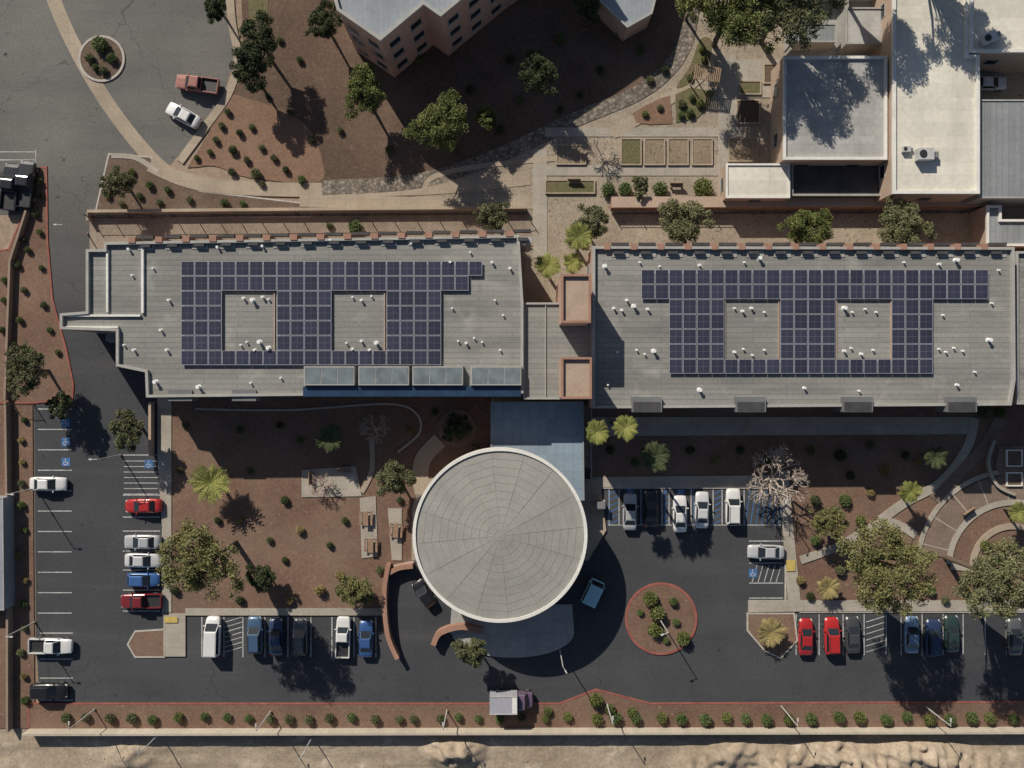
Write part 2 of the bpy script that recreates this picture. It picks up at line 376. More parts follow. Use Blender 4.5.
slab('plaza',[(452,604),(572,604),(574,632)]+[(513+61*math.cos(math.radians(a)),632+25*math.sin(math.radians(a))) for a in range(8,180,8)]+[(450,632)],'paving')
slab('plaza',[(420,480),(490,470),(600,480),(606,530),(588,560),(412,560),(412,510)],'walk')
slab('yard_paving',[(786,0),(890,0),(890,57),(786,57)],'paving')
struct('dirt_track',MB().sheet([W2(*p) for p in [(-120,728),(1120,727),(1120,745),(-120,745)]],.01),M['gravel'])
def dirt():
    mb=MB(); nx,ny=420,90; x0,x1=-80,80; y0=W2(0,733).y; y1=y0-40; vs=[]
    mounds=[(455,750,4.5,2.2),(735,750,4,1.3),(775,764,5,1.8),(830,756,5.5,2.4),(872,764,5,2.6),(907,750,4.5,1.8),(940,760,5,2.2),(972,766,4,1.4),(700,766,4.5,1.2),(130,756,3.5,1.0),(1000,772,5,1.4)]
    mw=[(W2(a,b),r,h) for a,b,r,h in mounds]
    for j in range(ny+1):
        for i in range(nx+1):
            x=x0+(x1-x0)*i/nx; y=y0+(y1-y0)*(j/ny)**1.4; e=min(1,(y0-y)/1.2)
            h=.16*abs(noise.noise((x*.25,y*.25,1)))+.06*noise.noise((x*.8,y*.8,3))+.03*noise.noise((x*2.1,y*2.1,5))+.06
            for c,r,hh in mw:
                d=((x-c.x)**2+((y-c.y)*1.5)**2)**.5
                if d<r: h+=hh*(1-d/r)**1.1*(1+.8*noise.noise((x*.9,y*.9,7)))
            vs.append((x,y,max(.012,h*e)+.004))
    mb.add(vs,[(j*(nx+1)+i,(j+1)*(nx+1)+i,(j+1)*(nx+1)+i+1,j*(nx+1)+i+1) for j in range(ny) for i in range(nx)])
    struct('dirt_mounds',mb,M['dirt']).data.polygons.foreach_set('use_smooth',[True]*len(mb.f))
    rb=MB(); rg=random.Random(5)
    for k in range(260):
        j=rg.randint(2,50); i=rg.randint(0,nx); v=vs[j*(nx+1)+i]; s=rg.uniform(.06,.2)*(1 if rg.random()<.93 else 2)
        rb.box((v[0],v[1],v[2]+s*.15),(s*rg.uniform(.8,1.5),s,s*.7),rg.uniform(0,3),0,rg.uniform(.5,.8))
    struct('rubble',rb,M['gravel'],'stuff')
dirt()
# ------------------------------------------------------------------ painted markings
def marks():
    mk=MB(); bl=MB(); ye=MB(); rd=MB(); Z=.036
    def ln(mb,x0,y0,x1,y1,w=.12,z=Z):
        a,b=W2(x0,y0),W2(x1,y1); mb.sheet(ribbon([a,b],w),z)
    for k in range(11): ln(mk,38,409+k*20.4,72,409+k*20.4)
    for y in (633,659,678,700): ln(mk,40,y,73,y)
    for y in (455,495,517,531,551,570,590,611): ln(mk,123,y,160,y)
    for k in range(7): ln(mk,124,461+k*5.5,158,455+k*5.5+6,.1,Z+.004)
    for x in (202,224,243,265,288,311,332,354,376): ln(mk,x,617,x,657)
    for k in range(7): ln(mk,225,622+k*5,242,617+k*5,.1,Z+.004)
    for k in range(3): ln(rd,204,655-k*3.2,222,658-k*3.2,.13,Z+.006)
    for x in (609,619,641,662,669,691,713,722,744,783): ln(mk,x,489,x,525)
    for k in range(6): ln(bl,610,494+k*6,618,490+k*6,.14,Z+.004); ln(bl,663,494+k*6,668,490+k*6,.14,Z+.004); ln(bl,714,494+k*6,721,490+k*6,.14,Z+.004)
    for k in range(7): ln(bl,745+k*5.5,524,750+k*5.5,490,.12,Z+.004)
    for x in (607,640,663.5,692): ln(bl,x+1.5,489,x+1.5,525,.1,Z+.002)
    ln(mk,608,525,784,525,.1,Z+.008)
    for y in (541,563,583,598): ln(mk,749,y,783,y)
    for k in range(5): ln(mk,752+k*6,582,757+k*6,565,.1,Z+.004)
    for x in (796,819,843,864,886,901,922,943,963,985,1006,1028,1050): ln(mk,x,614,x,655)
    for k in range(6): ln(mk,866,622+k*6,885,616+k*6,.1,Z+.004)
    ln(mk,0,152,36,152); ln(mk,0,160,36,160); ln(mk,36,150,36,200); ln(mk,18.5,164,18.5,206)
    for x,y,w,h in ((172,619,13,6),(790,565,9,11)): ye.sheet([W2(x-w/2,y-h/2),W2(x+w/2,y-h/2),W2(x+w/2,y+h/2),W2(x-w/2,y+h/2)],.33)
    for x,y in ((66,442),(66,462),(66,423),(753,573),(630,492.5),(680,493.5),(734,491),(149,464)):
        c=W2(x,y); s=.55
        bl.sheet([c+Vector(q)*s for q in ((-1,-1),(1,-1),(1,1),(-1,1))],Z+.012)
        a=[c+Vector((-.1+.42*math.cos(t),-.3+.42*math.sin(t)))*s for t in [math.radians(120+k*24) for k in range(10)]]
        mk.sheet(ribbon(a,.08),Z+.016)
        mk.sheet(ribbon([c+Vector(q)*s for q in ((-.12,.5),(-.05,-.1),(.4,-.1),(.6,-.6))],.09),Z+.02)
        mk.sheet([c+Vector((-.12+.14*math.cos(t),.7+.14*math.sin(t)))*s for t in [k*.7854 for k in range(8)]],Z+.016)
    struct('parking_markings',mk,M['paint']); struct('accessible_bay_markings',bl,M['paint_blue']); struct('tactile_paving',ye,M['paint_yellow']); struct('red_hatching',rd,M['paint_red'])
marks()

# ------------------------------------------------------------------ buildings
def window_mesh(w,h):
    mb=MB(); mb.box((0,-.03,0),(w,.06,h),0,0); mb.add([(-w/2+.08,-.064,-h/2+.08),(w/2-.08,-.064,-h/2+.08),(w/2-.08,-.064,h/2-.08),(-w/2+.08,-.064,h/2-.08)],[(0,1,2,3)],1)
    mb.box((0,-.08,-h/2-.04),(w+.15,.16,.07),0,0)
    return mb.mesh('window',[M['grey_trim'],M['glass']])
WM=window_mesh(1.7,1.35)
def building(name,label,cat,px,z,wall,roof,ph=.45,pt=.3,trim='white_trim',rows=(),gap=4.2,maxw=100):
    P=ccw([W2(x,y,z) for x,y in px]); c=sum(P,Vector((0,0)))/len(P); root=thing(name,label,cat,(c.x,c.y,0)); L=[q-c for q in P]
    MB().sides(L,0,z).build('wall',M[wall],root)
    MB().sheet(offset(L,.02),z-.015).build('roof',M[roof],root)
    MB().ring(offset(L,-.04),offset(L,pt),z,z+ph).build('parapet',M[trim],root)
    n=0
    for i in range(len(L)):
        a,b=L[i],L[(i+1)%len(L)]; d=b-a
        if d.length<3.5: continue
        k=max(1,int(d.length/gap)); ang=math.atan2(d.y,d.x)
        for j in range(k):
            p=a+d*((j+.5)/k)
            for zz in rows:
                if n<maxw: link('window',WM,root,(p.x,p.y,zz),ang); n+=1
    return root,c
def lbox(root,c,name,px0,py0,px1,py1,z0,z1,mat,top=1.0):
    a=W2(px0,py0,z1)-c; b=W2(px1,py1,z1)-c
    return MB().box(((a.x+b.x)/2,(a.y+b.y)/2,(z0+z1)/2),(abs(b.x-a.x),abs(b.y-a.y),z1-z0),0,0,top).build(name,M[mat],root)
ZR=8.0
lw,lc=building('office_wing','long grey-roofed wing left of centre, with skylights along its lower edge','building',
  [(106,243),(519,236),(523,303),(523,393),(148,397),(147,372),(118,366),(118,331),(62,329),(62,314),(88,312),(88,250),(106,250)],ZR,'pink_stucco','roof',.45,.28,'grey_trim',(2.2,5.6),4.4)
rw,rc=building('office_wing','long grey-roofed wing right of centre, three low trees along its top edge','building',
  [(592.5,247),(1012,248),(1013,380),(1009,405),(592.5,408)],ZR,'pink_stucco','roof',.45,.28,'grey_trim',(2.2,5.6),4.4)
ml,mc=building('link_block','short grey roofed block joining the two long wings between two terracotta towers','building',
  [(523.6,303),(592,303),(592,399),(523.6,399)],7.7,'pink_stucco','roof',.25,.2,'grey_trim',(2.2,),4.4)
for x0,y0,x1,y1 in [(141,246,143.5,313),(66,314.5,140,316.5),(66,326,118,328),(106,312,108,250)]: lbox(lw,lc,'roof_kerb',x0,y0,x1,y1,ZR-.01,ZR+.3,'white_trim')
lbox(ml,mc,'roof_kerb',545,305,546,397,7.69,7.85,'grey_trim')
for r,c,bays in ((lw,lc,[(223,293,274,354),(332,293,384,354)]),(rw,rc,[(725.5,301,778,361),(837,301,890,361)])):
    for x0,y0,x1,y1 in bays:
        P=ccw([W2(x0,y0,ZR)-c,W2(x1,y0,ZR)-c,W2(x1,y1,ZR)-c,W2(x0,y1,ZR)-c])
        MB().ring(offset(P,-.14),P,ZR-.02,ZR+.12).build('bay_kerb',M['tower_top'],r)
for x in range(128,516,27):
    y=241.5-(x-106)*.017
    lbox(lw,lc,'pier',x,y-4,x+7,y+1.6,5.5,ZR+.55,'terracotta'); lbox(lw,lc,'window_hood',x+8,y-5.5,x+25,y-2.5,6.8,7.4,'dark_trim')
    lbox(lw,lc,'roof_recess',x+10,y+2,x+26,y+9,ZR-.01,ZR+.06,'grey_trim'); lbox(lw,lc,'roof_hatch',x+12,y+2.6,x+22,y+6,ZR+.06,ZR+.5,'dark_trim')
for x in range(604,1004,27):
    lbox(rw,rc,'pier',x,243.5,x+6,249.5,5.5,ZR+.55,'terracotta'); lbox(rw,rc,'window_hood',x+8,242.5,x+25,245.5,6.8,7.4,'dark_trim')
    lbox(rw,rc,'roof_recess',x+8,250.5,x+25,257,ZR-.01,ZR+.06,'grey_trim'); lbox(rw,rc,'roof_hatch',x+10,251,x+20,254,ZR+.06,ZR+.45,'dark_trim')
for x in (168,232): lbox(lw,lc,'window_hood',x,390,x+24,401,6.2,ZR+.2,'box_grey')
for x in (632,736,843,947):
    lbox(rw,rc,'sunshade_box',x,397,x+30,412,6.0,ZR+.75,'box_grey'); lbox(rw,rc,'shade_panel',x+1.5,402,x+28.5,411,ZR+.751,ZR+.80,'dark_trim')
lbox(lw,lc,'glazed_strip',303,386.5,521,396.5,5.6,ZR+.47,'blue_glass')
for x in (303,357.5,411.5,470):
    sk=lbox(lw,lc,'skylight',x,366,x+52,385.6,ZR-.01,ZR+.95,'grey_trim',.97)
    a=W2(x+1.5,367.5,ZR+.98)-lc; b=W2(x+50.5,384,ZR+.98)-lc
    mb=MB()
    for q in range(3):
        x0=a.x+(b.x-a.x)*q/3+.05; x1=a.x+(b.x-a.x)*(q+1)/3-.05
        mb.add([(x0,a.y,ZR+1.0),(x1,a.y,ZR+1.0),(x1,b.y,ZR+.965),(x0,b.y,ZR+.965)],[(0,1,2,3)])
    mb.build('pane',M['skyglass'],sk)
def vent_mesh(r,h):
    mb=MB(); mb.tube((0,0,0),(0,0,h),r*.8,r*.75,10); mb.tube((0,0,h),(0,0,h+.08),r*1.15,r*1.05,10); mb.tube((0,0,0),(0,0,.05),r*1.4,r*1.2,10)
    return mb.mesh('roof_vent',M['vent_white'],False)
VM=[vent_mesh(.11,.3),vent_mesh(.15,.42),vent_mesh(.22,.6)]
def vents(root,c,L,z):
    for x,y in L:
        p=W2(x,y,z+.4)-c; link('roof_vent',VM[R.choice((0,0,0,1,1,2))],root,(p.x,p.y,z-.02))
vents(lw,lc,[(217,247),(262,246),(303,244),(330,240),(411,243),(440,240),(470,252),(131,275),(128,249),(243,298),(252,300),(262,297),(268,299),(352,297),(361,300),(371,296),(240,345),(246,342),(254,350),(259,342),(268,348),(346,343),(352,349),(361,341),(369,350),(376,343),(155,382),(166,350),(198,387),(250,383),(450,262),(458,341),(466,343),(474,338),(482,342),(495,300),(503,315),(123,345),(133,350),(152,268),(492,262),(500,350),(168,300),(160,330),(280,378),(510,268),(452,308)],ZR)
vents(rw,rc,[(605,266),(640,262),(700,265),(745,262),(760,258),(905,262),(940,264),(957,260),(735,308),(743,311),(752,308),(765,312),(845,308),(853,312),(866,309),(877,312),(735,352),(744,349),(753,355),(765,350),(845,351),(852,348),(862,354),(874,350),(618,352),(627,300),(637,350),(645,354),(654,351),(940,349),(947,352),(955,348),(964,351),(614,308),(622,310),(634,306),(648,309),(958,385),(860,391),(805,388),(700,390),(993,303),(990,340),(976,372),(608,385),(660,266),(1000,270),(944,315)],ZR)
def tower(px,label):
    z=13.6; P=ccw([W2(x,y,z) for x,y in px]); c=sum(P,Vector((0,0)))/4; t=thing('roof_tower',label,'tower',(c.x,c.y,0)); L=[q-c for q in P]
    MB().sides(L,0,z).build('wall',M['pink_stucco'],t); MB().sheet(offset(L,.05),z-.25).build('roof',M['tower_top'],t)
    MB().ring(offset(L,-.1),offset(L,.16),z,z+.12).build('coping',M['terracotta'],t)
tower([(562,275),(590,275),(590,322),(562,322)],'upper of two terracotta stair towers between the long wings')
tower([(562,358),(591,358),(591,398),(562,398)],'lower of two terracotta stair towers, beside the blue-grey canopy')
t=thing('entry_canopy','flat canopy with shaded blue-grey painted in, linking long wings to the round hall','canopy',(0,0,0))
P=[W2(*q,3.6) for q in ((491,402),(583,402),(584,500),(491,500))]
MB().prism(P,3.3,3.6).build('roof',M['canopy'],t)
for x in (496,520,548,579):
    for y in (410,440):
        p=W2(x,y,3.6); MB().tube((p.x,p.y,0),(p.x,p.y,3.3),.2,.2,10).build('column',M['pink_stucco'],t)
MB().ring(offset(ccw(P),-.05),offset(ccw(P),.14),3.6,3.7).build('rim',M['roof_blue'],t)
def hall():
    z=7.0; c=W2(500,535,z); k=S*(1-z/H); r=85*k
    t=thing('round_hall','round hall with pale webbed circular roof and white rim','building',(c.x,c.y,0))
    P=[Vector((math.cos(2*math.pi*i/64)*(r-.9),math.sin(2*math.pi*i/64)*(r-.9))) for i in range(64)]
    MB().sides(P,0,z-.4).build('wall',M['stucco'],t)
    mb=MB(); n=16; rs=[0]+[.06+.94*(j/10) for j in range(0,11)]; apex=.6; rg=random.Random(4)
    def pt(i,q,dz=0):
        a=2*math.pi*(i+.25)/n; rr=r*q
        return (math.cos(a)*rr,math.sin(a)*rr,z+apex*(1-q)**1.1+dz)
    for i in range(n):
        for j in range(len(rs)-1):
            m=0 if rg.random()<.5 else 2
            if j==0: mb.add([(0,0,z+apex),pt(i,rs[1]),pt(i+1,rs[1])],[(0,1,2)],m)
            else: mb.add([pt(i,rs[j]),pt(i,rs[j+1]),pt(i+1,rs[j+1]),pt(i+1,rs[j])],[(0,1,2,3)],m)
    for j in range(48):
        a0,a1=2*math.pi*j/48,2*math.pi*(j+1)/48
        mb.add([(0,0,z-.04),(math.cos(a0)*r,math.sin(a0)*r,z-.04),(math.cos(a1)*r,math.sin(a1)*r,z-.04)],[(0,1,2)],0)
    for i in range(n):
        mb.tube(pt(i,.06,-.01),pt(i,1.0,-.01),.026,.03,4,1)
        for q in rs[1:-1]: mb.tube(pt(i,q,-.005),pt(i+1,q,-.005),.032,.032,4,1)
    mb.build('roof',[M['roof_round'],M['seam'],M['roof_round_pale']],t)
    def cp(rr,n=96): return [Vector((rr*math.cos(2*math.pi*i/n),rr*math.sin(2*math.pi*i/n))) for i in range(n)]
    MB().ring(cp(r+.28),cp(r-.1),z-1.0,z+.2).build('rim',M['white_trim'],t)
    for i in range(16):
        a=2*math.pi*(i+.5)/16; link('window',WM,t,(math.cos(a)*(r-.89),math.sin(a)*(r-.89),4.6),a+math.pi/2)
    for i in range(3):
        a=math.radians(-110+i*20); d=MB(); d.box((0,-.03,1.1),(1.9,.08,2.2)); d.build('door',M['dark_trim'],t,loc=(math.cos(a)*(r-.88),math.sin(a)*(r-.88),.2)).rotation_euler.z=a+math.pi/2
hall()
building('office_block','pink stucco block with grey-blue roof at top edge, left of centre','building',[(338,12),(381,42),(424,6),(441,18),(505,-35),(585,-90),(440,-180),(310,-90)],11,'pink_stucco','roof_blue',.5,.35,'grey_trim',(2.2,5.4,8.6),2.8)
building('workshop','grey flat-roofed square building at upper right, beside the big white roof','building',[(783,57),(886,57),(886,160),(783,160)],5,'stucco','roof_grey',.3,.3,'white_trim',(2.4,),5)
building('yard_shed','narrow grey metal roof in the walled yard above the grey workshop, left part','building',[(792,24),(836,24),(836,42),(792,42)],3,'grey_trim','roof_metal',.08,.12,'grey_trim',(),5)
building('yard_shed','grey flat roof in the walled yard beside the large white warehouse','building',[(846,8),(886,8),(886,44),(846,44)],3.2,'grey_trim','roof_grey',.12,.15,'grey_trim',(),5)
building('warehouse','large off-white flat roof at upper right with rooftop unit','building',[(892,-80),(967,-80),(967,56),(978,56),(978,194),(892,194)],6,'stucco','roof_white',.35,.35,'white_trim',(3.5,),6)
building('metal_shed','blue-grey ribbed metal roof at the right edge below the parking court','building',[(980,100),(1100,100),(1100,198),(980,198)],5,'grey_trim','roof_metal',.1,.15,'grey_trim',(),6)
building('warehouse','white flat roof in the top right corner above the parking court','building',[(969,-80),(1110,-80),(1110,53),(969,53)],6.2,'stucco','roof_white',.35,.35,'white_trim',(3.5,),6)
building('low_annexe','low whitish flat roof below the grey workshop, beside the dark yard','building',[(726,164),(789.5,164),(789.5,198),(726,198)],3.4,'stucco','roof_white',.15,.2,'white_trim',(1.8,),5)
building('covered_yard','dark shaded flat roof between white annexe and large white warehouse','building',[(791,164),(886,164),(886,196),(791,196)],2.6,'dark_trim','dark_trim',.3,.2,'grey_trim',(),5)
building('plant_room','small pale plant room at right edge above the right wing','building',[(986,206),(1000,206),(1000,220),(1090,220),(1090,246),(986,246)],3.6,'stucco','roof_metal',.3,.25,'white_trim',(),5)
building('stair_block','narrow grey block against the far right end of the right wing','building',[(1014.5,252),(1090,252),(1090,404),(1014.5,404)],6.5,'pink_stucco','roof',.4,.25,'grey_trim',(2.2,),5)
building('kiosk','small blue-grey angled roof at the top edge near the rock channel','building',[(596,-50),(668,-50),(652,14),(627,28),(600,2)],4,'stucco','roof_blue',.2,.2,'grey_trim',(),4)
building('long_shed','narrow bluish roof of a low shed at the left edge','building',[(-40,498),(3,498),(4,610),(-40,610)],2.4,'roof_blue','roof_blue',.06,.1,'grey_trim',(),4)
# ------------------------------------------------------------------ solar panels
def panels():
    k=S*(1-8.3/H); w=13.7*k-.06; h=14.9*k-.06
    P=ccw([Vector(q) for q in ((-w/2,-h/2),(w/2,-h/2),(w/2,h/2),(-w/2,h/2))])
    fm=MB().ring(P,offset(P,.045),0,.06).mesh('frame',M['alu'])
    fm2=MB(); fm2.prism(offset(P,.045),.01,.045); cm=fm2.mesh('cell_sheet',M['cells'])
    lg=MB()
    for sx in (-1,1):
        for sy in (-1,1): lg.box((sx*w*.4,sy*h*.4,-.13),(.06,.06,.26))
    lm=lg.mesh('mount',M['alu'])
    mid=[2,3,4,5,10,11,12,13,18,19,20]; ml_=[0,1,2,7,8,9,10,15,16,17,18]
    sets=[('left',181,261,{0:range(0,22),1:range(0,21),2:ml_,3:ml_,4:ml_,5:ml_,6:range(0,19)}),
          ('right',641,269.5,{0:range(0,25),1:range(0,25),2:mid,3:mid,4:mid,5:mid,6:range(2,21)})]
    for side,x0,y0,rows in sets:
        for r,cols in rows.items():
            for n,cc in enumerate(cols):
                p=W(x0+(cc+.5)*(13.9 if side=='right' else 13.7),y0+(r+.5)*14.9,ZR+.3)
                t=thing('solar_panel','navy solar panel on %s wing, %s row from top, %s in its row from left'%(side,ordn(r+1),ordn(n+1)),'solar panel',p,0,'solar panels on the %s wing roof'%side)
                t.rotation_euler=(R.uniform(-.008,.008),R.uniform(-.008,.008),R.uniform(-.003,.003))
                link('frame',fm,t); link('cell_sheet',cm,t); link('mount',lm,t)
panels()
def ac(px,py,z,label,s=1.0,rz=0):
    t=thing('air_conditioner',label,'air conditioner',W(px,py,z),rz)
    MB().box((0,0,.6*s),(1.9*s,1.4*s,1.0*s)).build('cabinet',M['metal_pale'],t)
    MB().tube((-.4*s,0,1.1*s),(-.4*s,0,1.2*s),.45*s,.45*s,16).build('fan',M['metal_dark'],t)
    MB().box((1.3*s,0,.45*s),(.8*s,.7*s,.5*s)).build('duct',M['metal_grey'],t)
    mb=MB()
    for sx in (-.8,.8): mb.box((sx*s,0,.05),(.1,1.4*s,.1))
    mb.build('skid',M['metal_dark'],t)
ac(922,156,6,'pale rooftop air conditioner on lower part of the large white roof',1.0)
ac(986,40,6.2,'pale rooftop air conditioner on the top right corner roof',.9,.4)
ac(905,150,6,'small rooftop air conditioner left of the larger one on the white roof',.5)
# ------------------------------------------------------------------ walls and fences
def wallstrip(name,label,px,h,w,mat,cat='wall',cap=None,sm=True):
    pts=[W2(*p) for p in (smooth(px,7) if sm else [Vector(p) for p in px])]
    c=pts[len(pts)//2].copy(); t=thing(name,label,cat,(c.x,c.y,0)); mb=MB(); ribbon_strip(mb,[p-c for p in pts],w,0,h); mb.build('wall_body',M[mat],t)
    cb=MB(); ribbon_strip(cb,[p-c for p in pts],w+.08,h,h+.08); cb.build('coping',M[cap or mat],t)
wallstrip('boundary_wall','long pale block wall along the bottom between shrub border and bare dirt',[(30,729),(1100,727)],1.7,.2,'block_wall',sm=False)
wallstrip('boundary_wall','brown wall down the left edge beside the narrow red strip',[(11,402),(13,560),(13,728)],1.2,.2,'brown_wall',sm=False)
wallstrip('boundary_wall','low brown wall at upper left edge beside the reddish planting strip',[(30,212),(14,262),(9,400)],.9,.2,'brown_wall',sm=False)
wallstrip('retaining_wall','tan retaining wall below the curving sidewalk above the left wing',[(92,222),(92,213),(300,211),(526,209)],1.1,.3,'stucco',cap='walk',sm=False)
wallstrip('retaining_wall','long brown retaining wall below the gardens, above the right wing',[(610,205),(984,204)],1.6,1.3,'terracotta',cap='stucco',sm=False)
wallstrip('curved_wall','curved terracotta wall left of the round hall beside the parked cars',[(390,562),(386,590),(389,630),(399,655)],1.5,.5,'terracotta')
wallstrip('curved_wall','short curved terracotta wall just below left of the round hall',[(434,642),(441,630),(462,624),(482,628)],1.3,.6,'terracotta')
wallstrip('curved_wall','short terracotta wall at upper left of the round hall drop-off',[(388,572),(400,566),(414,564)],1.3,.5,'terracotta')
wallstrip('planter_wall','low curved concrete wall beside steps at the right edge',[(992,440),(986,462),(994,484),(1012,494)],.6,.3,'concrete')
wallstrip('garden_wall','tan wall around the small court left of the left parking row',[(154,402),(154,455)],1.2,.25,'stucco',sm=False)
wallstrip('yard_wall','grey wall enclosing the small yard above the grey workshop',[(888,2),(786,2),(786,56)],2.0,.25,'grey_trim',sm=False)
wallstrip('yard_wall','short grey wall dividing the yard above the grey workshop',[(841,4),(841,54)],2.0,.2,'grey_trim',sm=False)
def fence(name,label,px,h,gap,mat='metal_dark'):
    pts=[W2(*p) for p in px]; c=pts[0].copy(); t=thing(name,label,'fence',(c.x,c.y,0)); rails=MB()
    for a,b in zip(pts,pts[1:]):
        d=b-a; n=max(1,int(d.length/gap)); ang=math.atan2(d.y,d.x); mid=(a+b)/2-c
        for zz in (.2,h*.95): rails.box((mid.x,mid.y,zz),(d.length,.05,.05),ang)
        for k in range(n*8):
            p=a+d*(k/(n*8))-c; rails.box((p.x,p.y,h/2),(.025,.025,h))
        for k in range(n+1):
            p=a+d*(k/n)-c; MB().box((p.x,p.y,h*.54),(.1,.1,h*1.08)).build('post',M[mat],t)
    rails.build('rails',M[mat],t)
fence('metal_fence','dark metal fence on the terrace above the left wing',[(92,218),(300,216),(526,214)],2.0,2.7)
fence('metal_fence','dark fence around the service court at the right wing top',[(612,214),(984,213)],1.6,3.2)
fence('metal_fence','dark fence along the left boundary below the reddish strip',[(34,404),(14,404)],1.8,2)
# ------------------------------------------------------------------ street lamps
def lamp(px,py,label,ang,h=6.2):
    t=thing('street_lamp',label,'street lamp',W(px,py,.05),math.radians(ang),'light poles around the site')
    MB().tube((0,0,0),(0,0,.3),.15,.15,12).build('base',M['yard'],t)
    MB().tube((0,0,.3),(0,0,h),.085,.055,8).build('pole',M['metal_pale'],t)
    MB().tube((0,0,h-.1),(.6,0,h),.045,.035,6).build('arm',M['metal_pale'],t)
    MB().box((.75,0,h),(.45,.2,.1),0,0,.8).build('lamp_head',M['metal_pale'],t)
for a in [(95,709,'street lamp in the bottom left corner, first along the bottom border',90),(160,733,'street lamp behind the bottom wall, second from left along the bottom',90),
 (271,711,'street lamp in the bottom border below the left parking row',90),(313,736,'street lamp behind the bottom wall below the white pickup',60),
 (447,710,'street lamp in the bottom border left of the box truck',90),(781,706,'street lamp in the bottom border below the planted parking island',90),
 (925,706,'street lamp in the bottom border at far right',90),(607,704,'street lamp in the bottom border right of the box truck',90),
 (659,618,'street lamp in the middle of the round red-kerbed island',200),(560,650,'street lamp at the edge of the plaza below the round hall',-60),
 (88,234,'street lamp beside the left road near the terrace corner',180),(36,488,'street lamp on the left strip beside the white car',0),
 (35,622,'street lamp on the left strip above the white pickup',0),(121,455,'street lamp at the top of the left double parking row',180),
 (772,490,'street lamp beside the bare tree at the upper right parking',250)]: lamp(*a)

# ------------------------------------------------------------------ vehicles
def loft(mb,st,m=0):
    rings=[]
    for x,w,zb,zt in st:
        a=[(-.90*w,zb),(-w,zb+.18),(-w,zt-.25),(-.97*w,zt-.09),(-.84*w,zt-.01),(-.4*w,zt+.015)]
        rings.append([(x,y,z) for y,z in a]+[(x,-y,z) for y,z in a[::-1]])
    n=len(rings[0]); vs=[p for r in rings for p in r]; fs=[]
    for i in range(len(rings)-1):
        for k in range(n): fs.append((i*n+k,i*n+(k+1)%n,(i+1)*n+(k+1)%n,(i+1)*n+k))
    fs+=[tuple(range(n))[::-1],tuple((len(rings)-1)*n+k for k in range(n))]
    mb.add(vs,fs,m)
SPEC={
 'sedan':dict(st=[(-2.36,.62,.38,.78),(-2.28,.80,.3,.94),(-1.75,.89,.25,1.0),(-.9,.91,.24,.98),(.7,.91,.24,.97),(1.15,.89,.24,.95),(1.85,.86,.26,.84),(2.22,.74,.3,.74),(2.36,.5,.38,.62)],g=(-1.72,1.12,-1.0,.2,.80,.62,.95,1.44),wx=1.42,wr=.33),
 'hatch':dict(st=[(-2.05,.68,.38,.80),(-1.98,.82,.3,1.0),(-1.5,.88,.25,1.02),(-.7,.89,.24,1.0),(.7,.89,.24,.98),(1.1,.87,.24,.96),(1.65,.83,.26,.86),(1.98,.72,.3,.76),(2.1,.5,.38,.64)],g=(-1.95,1.05,-1.5,.15,.79,.64,.97,1.5),wx=1.28,wr=.32),
 'suv':dict(st=[(-2.38,.72,.42,.86),(-2.3,.88,.36,1.08),(-1.8,.95,.3,1.12),(-.9,.96,.3,1.1),(.8,.96,.3,1.08),(1.2,.95,.3,1.06),(1.9,.91,.32,.98),(2.26,.8,.36,.88),(2.4,.56,.42,.72)],g=(-2.28,1.1,-1.95,.3,.86,.70,1.06,1.74),wx=1.45,wr=.38),
 'pickup':dict(st=[(-2.8,.86,.46,.74),(-2.74,.95,.4,.78),(-1,.97,.38,.78),(-.62,.97,.36,.80),(-.6,.97,.36,1.1),(1.1,.97,.36,1.08),(1.5,.95,.36,1.06),(2.25,.92,.38,1.0),(2.62,.84,.42,.92),(2.76,.6,.48,.78)],g=(-.58,1.42,-.42,.72,.86,.70,1.07,1.76),wx=1.75,wr=.40),
 'van':dict(st=[(-2.5,.86,.4,1.1),(-2.45,.94,.34,1.2),(-1.5,.97,.3,1.22),(.9,.97,.3,1.2),(1.5,.96,.3,1.16),(2.1,.92,.32,1.05),(2.42,.8,.36,.92),(2.54,.55,.42,.76)],g=(-2.46,1.75,-2.36,.85,.9,.78,1.16,2.0),wx=1.55,wr=.36),
 'minibus':dict(st=[(-1.75,.95,.4,1.1),(-1.7,1.05,.34,1.2),(-1.0,1.07,.3,1.22),(.9,1.07,.3,1.2),(1.35,1.05,.3,1.16),(1.65,.98,.34,1.05),(1.75,.8,.4,.9)],g=(-1.72,1.6,-1.66,1.1,1.0,.92,1.16,2.1),wx=1.1,wr=.36)}
MC={}
def cached(key,fn,mats,smooth=False):
    if key not in MC: MC[key]=fn().mesh(key[1],mats,smooth)
    return MC[key]
def glassq(p,sh=.86,off=.018):
    p=[Vector(q) for q in p]; c=sum(p,Vector())/4; n=(p[1]-p[0]).cross(p[3]-p[0]).normalized()
    if n.dot(c-Vector((c.x*.6,0,.8)))<0: n=-n
    return MB().add([c+(q-c)*sh+n*off for q in p],[(0,1,2,3)])
def wheel_mb(r):
    mb=MB(); mb.tube((0,-.11,0),(0,.11,0),r,r,18,0); mb.tube((0,-.118,0),(0,.118,0),r*.62,r*.62,14,1); return mb
